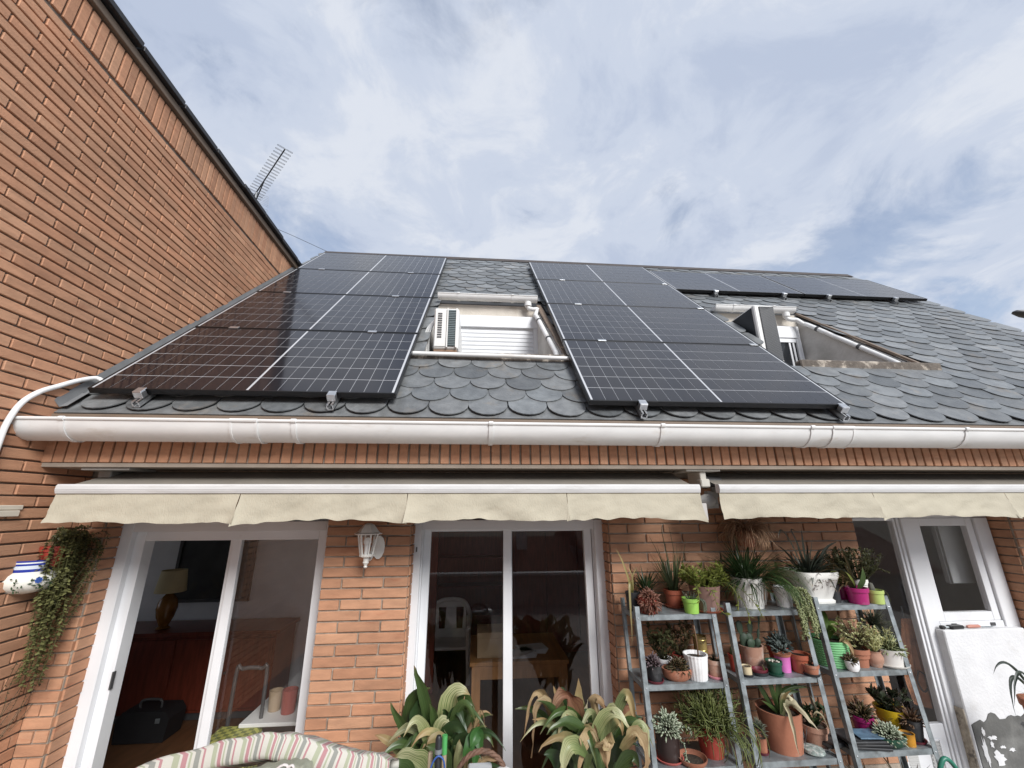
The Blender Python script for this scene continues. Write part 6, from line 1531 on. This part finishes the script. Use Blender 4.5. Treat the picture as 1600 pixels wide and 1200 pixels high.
LB = [((885, 1180), (842, 1080), (818, 1152), 2.36, .045, L_DRY), ((890, 1180), (850, 1098), (832, 1185), 2.32, .062, L_DRY), ((900, 1190), (878, 1110), (865, 1072), 2.42, .055, L_TIP), ((915, 1170), (886, 1092), (862, 1120), 2.34, .10, L_RUST), ((920, 1190), (906, 1110), (903, 1060), 2.45, .075, L_TIP),
      ((925, 1180), (920, 1125), (917, 1092), 2.44, .035, L_CREAM), ((925, 1185), (893, 1148), (853, 1164), 2.26, .10, along_mat('fresh_leaf', [(0, (.05, .09, .02)), (.8, (.09, .15, .035)), (.92, (.2, .2, .08)), (1, (.4, .3, .15))])), ((925, 1160), (915, 1150), (902, 1215), 2.2, .075, L_DRY), ((915, 1180), (890, 1165), (880, 1215), 2.16, .085, L_PALE),
      ((945, 1165), (945, 1160), (955, 1220), 2.14, .105, L_DRY), ((950, 1180), (930, 1098), (947, 1108), 2.4, .07, L_DRY), ((950, 1180), (975, 1085), (996, 1152), 2.34, .07, L_TIP), ((955, 1170), (950, 1120), (942, 1100), 2.38, .04, L_RUST), ((975, 1170), (1005, 1135), (1012, 1210), 2.24, .06, L_PALE), ((970, 1170), (998, 1150), (1008, 1215), 2.16, .085, L_DRY),
      ((890, 1190), (850, 1122), (805, 1108), 2.42, .055, L_GREEN), ((905, 1190), (888, 1100), (872, 1078), 2.46, .07, G_DARK), ((930, 1195), (935, 1130), (955, 1105), 2.45, .08, G_DARK), ((950, 1195), (985, 1150), (1002, 1148), 2.36, .07, G_DARK), ((960, 1210), (985, 1180), (998, 1200), 2.2, .08, L_GREEN), ((910, 1200), (900, 1150), (890, 1118), 2.42, .09, G_DARK),
      ((920, 1190), (925, 1140), (920, 1112), 2.4, .09, L_GREEN), ((880, 1220), (868, 1185), (850, 1180), 2.2, .08, G_DARK), ((940, 1200), (955, 1150), (968, 1120), 2.42, .08, L_GREEN), ((900, 1210), (872, 1165), (868, 1140), 2.35, .07, G_DARK), ((920, 1180), (890, 1128), (882, 1132), 2.28, .05, L_DRY), ((935, 1170), (962, 1130), (972, 1150), 2.26, .055, L_TIP), ((970, 1180), (1000, 1138), (1017, 1140), 2.36, .04, L_DRY), ((905, 1200), (900, 1170), (912, 1160), 2.2, .06, L_GREEN), ((960, 1190), (970, 1160), (985, 1165), 2.25, .07, G_DARK), ((925, 1200), (935, 1165), (940, 1150), 2.3, .06, L_GREEN)]
aspid(PB, [(at(*b_, Y), at(*m_, Y-.03), at(*t_, Y-.05), w_, mt) for b_, m_, t_, Y, w_, mt in LB])
r2 = random.Random(61)
for rt_, xa, xb in ((PA, 640, 745), (PB, 865, 1000)):
    for i in range(26):
        x0 = (xa+xb)/2 + r2.uniform(-35, 35); x1 = x0 + r2.uniform(-75, 75); y1 = r2.uniform(1100, 1175); Yb = r2.uniform(2.3, 2.5)
        big_leaf(rt_, at(x0, 1225, Yb), at((x0*.6+x1*.4), y1 + 25, Yb-.02), at(x1, y1 + r2.uniform(-15, 30), Yb-.05), r2.uniform(.04, .07), r2.choice((G_DARK, L_GREEN, G_DARK, L_TIP if rt_ is PB else L_GREEN)))
r2 = random.Random(314)
for rt_, xa, xb in ((PA, 625, 760), (PB, 835, 1008)):
    for i in range(20):
        x0 = (xa+xb)/2 + r2.uniform(-25, 25); s_ = r2.choice((-1, 1)); x1 = x0 + s_*r2.uniform(20, 85); yt = r2.uniform(1110, 1175); Yb = r2.uniform(2.18, 2.4)
        big_leaf(rt_, at(x0, 1225, Yb+.05), at((x0+x1)/2, yt, Yb), at(x1 + s_*8, yt + r2.uniform(10, 70), Yb-.06), r2.uniform(.03, .075), r2.choice((L_DRY, L_PALE, L_TIP, L_GREEN, G_DARK, L_GREEN) if rt_ is PB else (L_GREEN, L_PALE, G_DARK, L_GREEN, L_TIP)))
# spider plant reaching in from the right
PS = thing('potted_plant', 'dark striped spider plant reaching in front of the white parapet', 'potted plant', (3.27, 2.55, -2.195))
q, _ = pot_mesh(3.30, 2.55, -1.25, .09, .07, .15, 'classic'); q.build('pot', TERRA, PS, smooth=40)
q = MB(); q.lathe([(.12, -2.195), (.02, -2.18), (.02, -1.27), (.11, -1.25)], (3.30, 2.55, 0), 14); q.build('stand', DARKM, PS, smooth=40)
SPD = along_mat('spider_leaf', [(0, (.12, .14, .06)), (.3, (.05, .065, .05)), (1, (.035, .045, .04))])
for m_, t_ in (((-.10, -.02, .17), (-.235, -.05, .02)), ((-.09, -.04, .15), (-.20, -.09, .03)), ((-.13, -.0, .14), (-.21, -.02, -.04)), ((-.06, -.05, .11), (-.15, -.1, -.05)), ((-.10, .02, .2), (-.25, .0, .16)), ((-.03, -.08, .13), (-.05, -.2, .0)), ((.05, -.05, .15), (.15, -.12, .05)), ((.02, -.02, .2), (.06, -.05, .3)), ((-.08, -.06, .06), (-.11, -.14, -.1)), ((-.04, -.02, .18), (-.1, -.06, .22))):
    c0 = Vector((3.30, 2.55, -1.12)); big_leaf(PS, c0, c0 + Vector(m_), c0 + Vector(t_), .02, SPD, (-.5, -.6, .6), k=.5)
grass_tuft(PS, 3.27, 2.53, -1.11, 26, .09, .007, (.2, 1.4), (.2, 1.2), .02, G_YEL, 5)
q = MB(); q.tube(smooth_path([(2.405, 2.40, -1.62), (2.405, 2.40, -1.36), (2.425, 2.40, -1.29), (2.46, 2.40, -1.27), (2.50, 2.40, -1.31), (2.535, 2.40, -1.4), (2.56, 2.40, -1.62), (2.56, 2.40, -2.16), (2.3, 2.36, -2.185)]), .011, 10)
tag(q.build('garden_hose', mat('hose_green', (.02, .15, .1), .4, .1), smooth=60), 'loop of green garden hose before the white door panel', 'hose')

# ================================================================== FOREGROUND: LOUNGER CUSHIONS, BASKET, TOOLS
STR = bpy.data.materials.new('striped_canvas'); STR.use_nodes = True; t = STR.node_tree; b = t.nodes['Principled BSDF']; b.inputs['Roughness'].default_value = .9
a_ = t.nodes.new('ShaderNodeAttribute'); a_.attribute_name = 'along'; cr = t.nodes.new('ShaderNodeValToRGB'); cr.color_ramp.interpolation = 'CONSTANT'
mm_ = t.nodes.new('ShaderNodeMath'); mm_.operation = 'MULTIPLY'; mm_.inputs[1].default_value = 10.5; t.links.new(a_.outputs['Fac'], mm_.inputs[0])
fr_ = t.nodes.new('ShaderNodeMath'); fr_.operation = 'FRACT'; t.links.new(mm_.outputs[0], fr_.inputs[0]); t.links.new(fr_.outputs[0], cr.inputs[0])
WH, SG, GY, PK = (.5, .485, .43), (.33, .35, .25), (.24, .245, .22), (.38, .2, .21)
e = cr.color_ramp.elements
for i, (p, c) in enumerate(((0, WH), (.10, SG), (.24, WH), (.30, PK), (.42, WH), (.47, SG), (.52, WH), (.60, GY), (.74, WH), (.82, PK), (.88, WH))):
    el = e[i] if i < 2 else e.new(p); el.position = p; el.color = (*c, 1)
t.links.new(cr.outputs[0], b.inputs['Base Color'])
lc = thing('lounger_cushion', 'long striped lounger cushion in white, green, grey and pink, arched over the boards', 'cushion', (-.78, 1.95, -.92))
def cushion(name, top, depth, th, tilt, root, m, nseg=48, dirv=None):
    P = smooth_path(top, nseg//(len(top)-1)); f = FB(); k = len(P); sec = []
    for i in range(k):
        T_ = (P[min(i+1, k-1)] - P[max(i-1, 0)]).normalized(); back = Vector((0, cos(tilt), -sin(tilt))); up = T_.cross(back).normalized()*-1
        if up.z < 0: up = -up
        endk = min(1, .35 + min(i, k-1-i)*.14); ring = []
        for (u, v_) in ((0, -.15), (0, -.5), (.012, -.85), (.05, -1), (.5, -1.02), (.95, -1), (1, -.7), (1, -.25), (.95, 0), (.75, .05), (.5, .06), (.25, .05), (.05, .0), (.015, -.04)):
            ring.append(P[i] + back*depth*u + up*(th*(v_+.5)*endk - th*.5) + up*(.003*sin(i*.9 + u*9)))
        sec.append(ring)
    n_ = len(sec[0])
    for i in range(k):
        for j in range(n_): f.v.append(sec[i][j]); f.a.append(i/(k-1) + .012*j/n_); f.c.append(0)
    f.f = [(i*n_+j, i*n_+(j+1) % n_, (i+1)*n_+(j+1) % n_, (i+1)*n_+j) for i in range(k-1) for j in range(n_)] + [tuple(range(n_)), tuple((k-1)*n_+j for j in range(n_-1, -1, -1))]
    return f.build(name, m, root)
cushion('cushion', [(-1.36, 1.9, -.962), (-1.2, 1.9, -.890), (-1.0, 1.9, -.842), (-.86, 1.9, -.816), (-.735, 1.9, -.808), (-.63, 1.9, -.826), (-.48, 1.9, -.872), (-.38, 1.9, -.888), (-.305, 1.9, -.886)], .27, .075, .45, lc, STR)
fc = thing('folded_cushion', 'folded sage green seat cushion tied with a white tape under the long cushion', 'cushion', (-.72, 1.8, -1.0))
cushion('cushion', [(-.86, 1.78, -.905), (-.75, 1.78, -.868), (-.64, 1.78, -.855), (-.57, 1.78, -.865)], .2, .06, .3, fc, mat('sage_canvas', (.3, .31, .24), .9, .1, 6, (1, 5, 5), .2, 30, col2=(.42, .42, .35), c2scale=6))
q = MB(); q.tube(smooth_path([(-.60, 1.775, -.93), (-.615, 1.77, -.87), (-.64, 1.765, -.845), (-.685, 1.765, -.875), (-.69, 1.765, -.90), (-.66, 1.765, -.885), (-.62, 1.765, -.85), (-.605, 1.765, -.86), (-.6, 1.768, -.94)]), .004, 6); q.build('tape', mat('white_tape', (.6, .56, .54), .9, .05), fc)
wb = thing('lounge_chair', 'weathered wooden slatted lounger under the striped cushion', 'lounger', (-.9, 1.95, -2.195))
WOOD = mat('weathered_wood', (.36, .29, .2), .9, .25, 10, (9, 9, 1), .5, 40, col2=(.2, .15, .1), c2scale=8, c2lo=.5, c2hi=.65)
for i in range(11):
    x = -1.33 + .078*i; zt_ = -1.035 + .125*sin(max(0, min(1, (x+1.36)/1.05))*pi*.9)
    if i == 4: continue
    q = MB(); q.box(x, x+.074, 1.862, 1.885, zt_-.14, zt_ + .003*sin(i*5), b=.004); q.build('slat', WOOD, wb)
q = MB(); q.box(-1.36, -.4, 1.89, 1.915, -1.10, -1.04, b=.004); q.build('rail', WOOD, wb)
for x in (-1.33, -.47):
    for y in (1.89, 2.2):
        q = MB(); q.box(x, x+.05, y+.026, y+.076, -2.195, -1.2, b=.004); q.build('leg', WOOD, wb)
q = MB(); q.box(-1.34, -.41, 1.918, 2.28, -1.199, -1.165, b=.004); q.build('seat_board', WOOD, wb)
gtl = thing('garden_tool', 'black handled garden tool with a blue cord before the broad leaved plant', 'tool', (-.13, 1.85, -2.195))
q = MB(); q.tube([(-.125, 1.86, -2.19), (-.125, 1.86, -.835), (-.125, 1.86, -.825)], [.012, .0125, .008], 10); q.build('handle', mat('black_grip', (.02, .022, .025), .35, .2), gtl, smooth=60)
for zz_ in (-.865, -.93):
    q = MB(); q.tube([(-.125, 1.86, zz_), (-.125, 1.86, zz_-.014)], .0142, 10); q.build('collar', GALV, gtl, smooth=60)
q = MB(); q.tube(smooth_path([(-.15, 1.845, -1.05), (-.152, 1.842, -.93), (-.13, 1.84, -.882), (-.105, 1.84, -.89), (-.098, 1.842, -.94), (-.105, 1.845, -1.05)]), .0032, 6); q.build('cord', mat('blue_cord', (.03, .09, .3), .6, .1), gtl)
gt2 = thing('garden_tool', 'green tipped wooden garden tool beside the black handled one', 'tool', (-.10, 1.9, -2.195))
q = MB(); q.tube([(-.105, 1.895, -2.19), (-.105, 1.895, -.90)], .009, 8); q.build('shaft', WOOD, gt2)
q = MB(); q.tube([(-.105, 1.895, -.899), (-.105, 1.895, -.84)], .0105, 8); q.build('grip', mat('bright_green_grip', (.08, .35, .1), .4, .1), gt2, smooth=60)
q = MB(); q.box(-.165, -.147, 1.89, 1.91, -2.19, -.893, b=.003); tag(q.build('wooden_stake', WOOD), 'square wooden stake left of the black tool handle', 'stake')
bk_ = thing('wicker_basket', 'brown wicker basket whose twisted handle arches up before the middle door', 'basket', (.03, 1.85, -1.25))
WICK = mat('wicker', (.13, .07, .045), .7, .35, 30, bump=.4, bscale=60)
q = MB()
for k in range(3):
    P = []
    for i in range(25):
        s_ = i/24; a = pi*(1-s_); P.append((.035 + (.105)*cos(a), 1.85 + .006*sin(s_*30 + k*2.1), -1.0 + .125*sin(a) + .006*cos(s_*30 + k*2.1)))
    q.tube(P, .0055, 6)
q.build('handle', WICK, bk_, smooth=60)
q = MB(); q.lathe([(.08, -1.25), (.12, -1.12), (.115, -1.0), (.105, -1.0), (.07, -1.235)], (.035, 1.85, 0), 24, wave=.03, nw=24); q.build('bowl', WICK, bk_, smooth=40)
q = MB(); q.box(-.015, .075, 1.83, 1.90, -1.06, -.932, b=.006); tag(q.build('plastic_tub', mat('cloudy_plastic', (.5, .52, .53), .25, .1)), 'cloudy plastic tub standing in the wicker basket', 'tub')
q = MB(); q.lathe([(.05, -.03), (.065, .0), (.058, .03), (.03, .045), (.001, .047)], (.115, 1.82, -.968), 14, sx=.8); tag(q.build('white_cap', WPL, smooth=50), 'rounded white cap leaning at the right rim of the wicker basket', 'cap')
st_ = thing('side_table', 'low wooden table holding the wicker basket', 'table', (.04, 1.85, -2.195))
q = MB(); q.box(-.14, .22, 1.70, 2.0, -1.28, -1.2515, b=.004); q.build('top', WOOD, st_)
for x in (-.13, .17):
    for y in (1.71, 1.95):
        q = MB(); q.box(x, x+.04, y, y+.04, -2.195, -1.2805); q.build('leg', WOOD, st_)
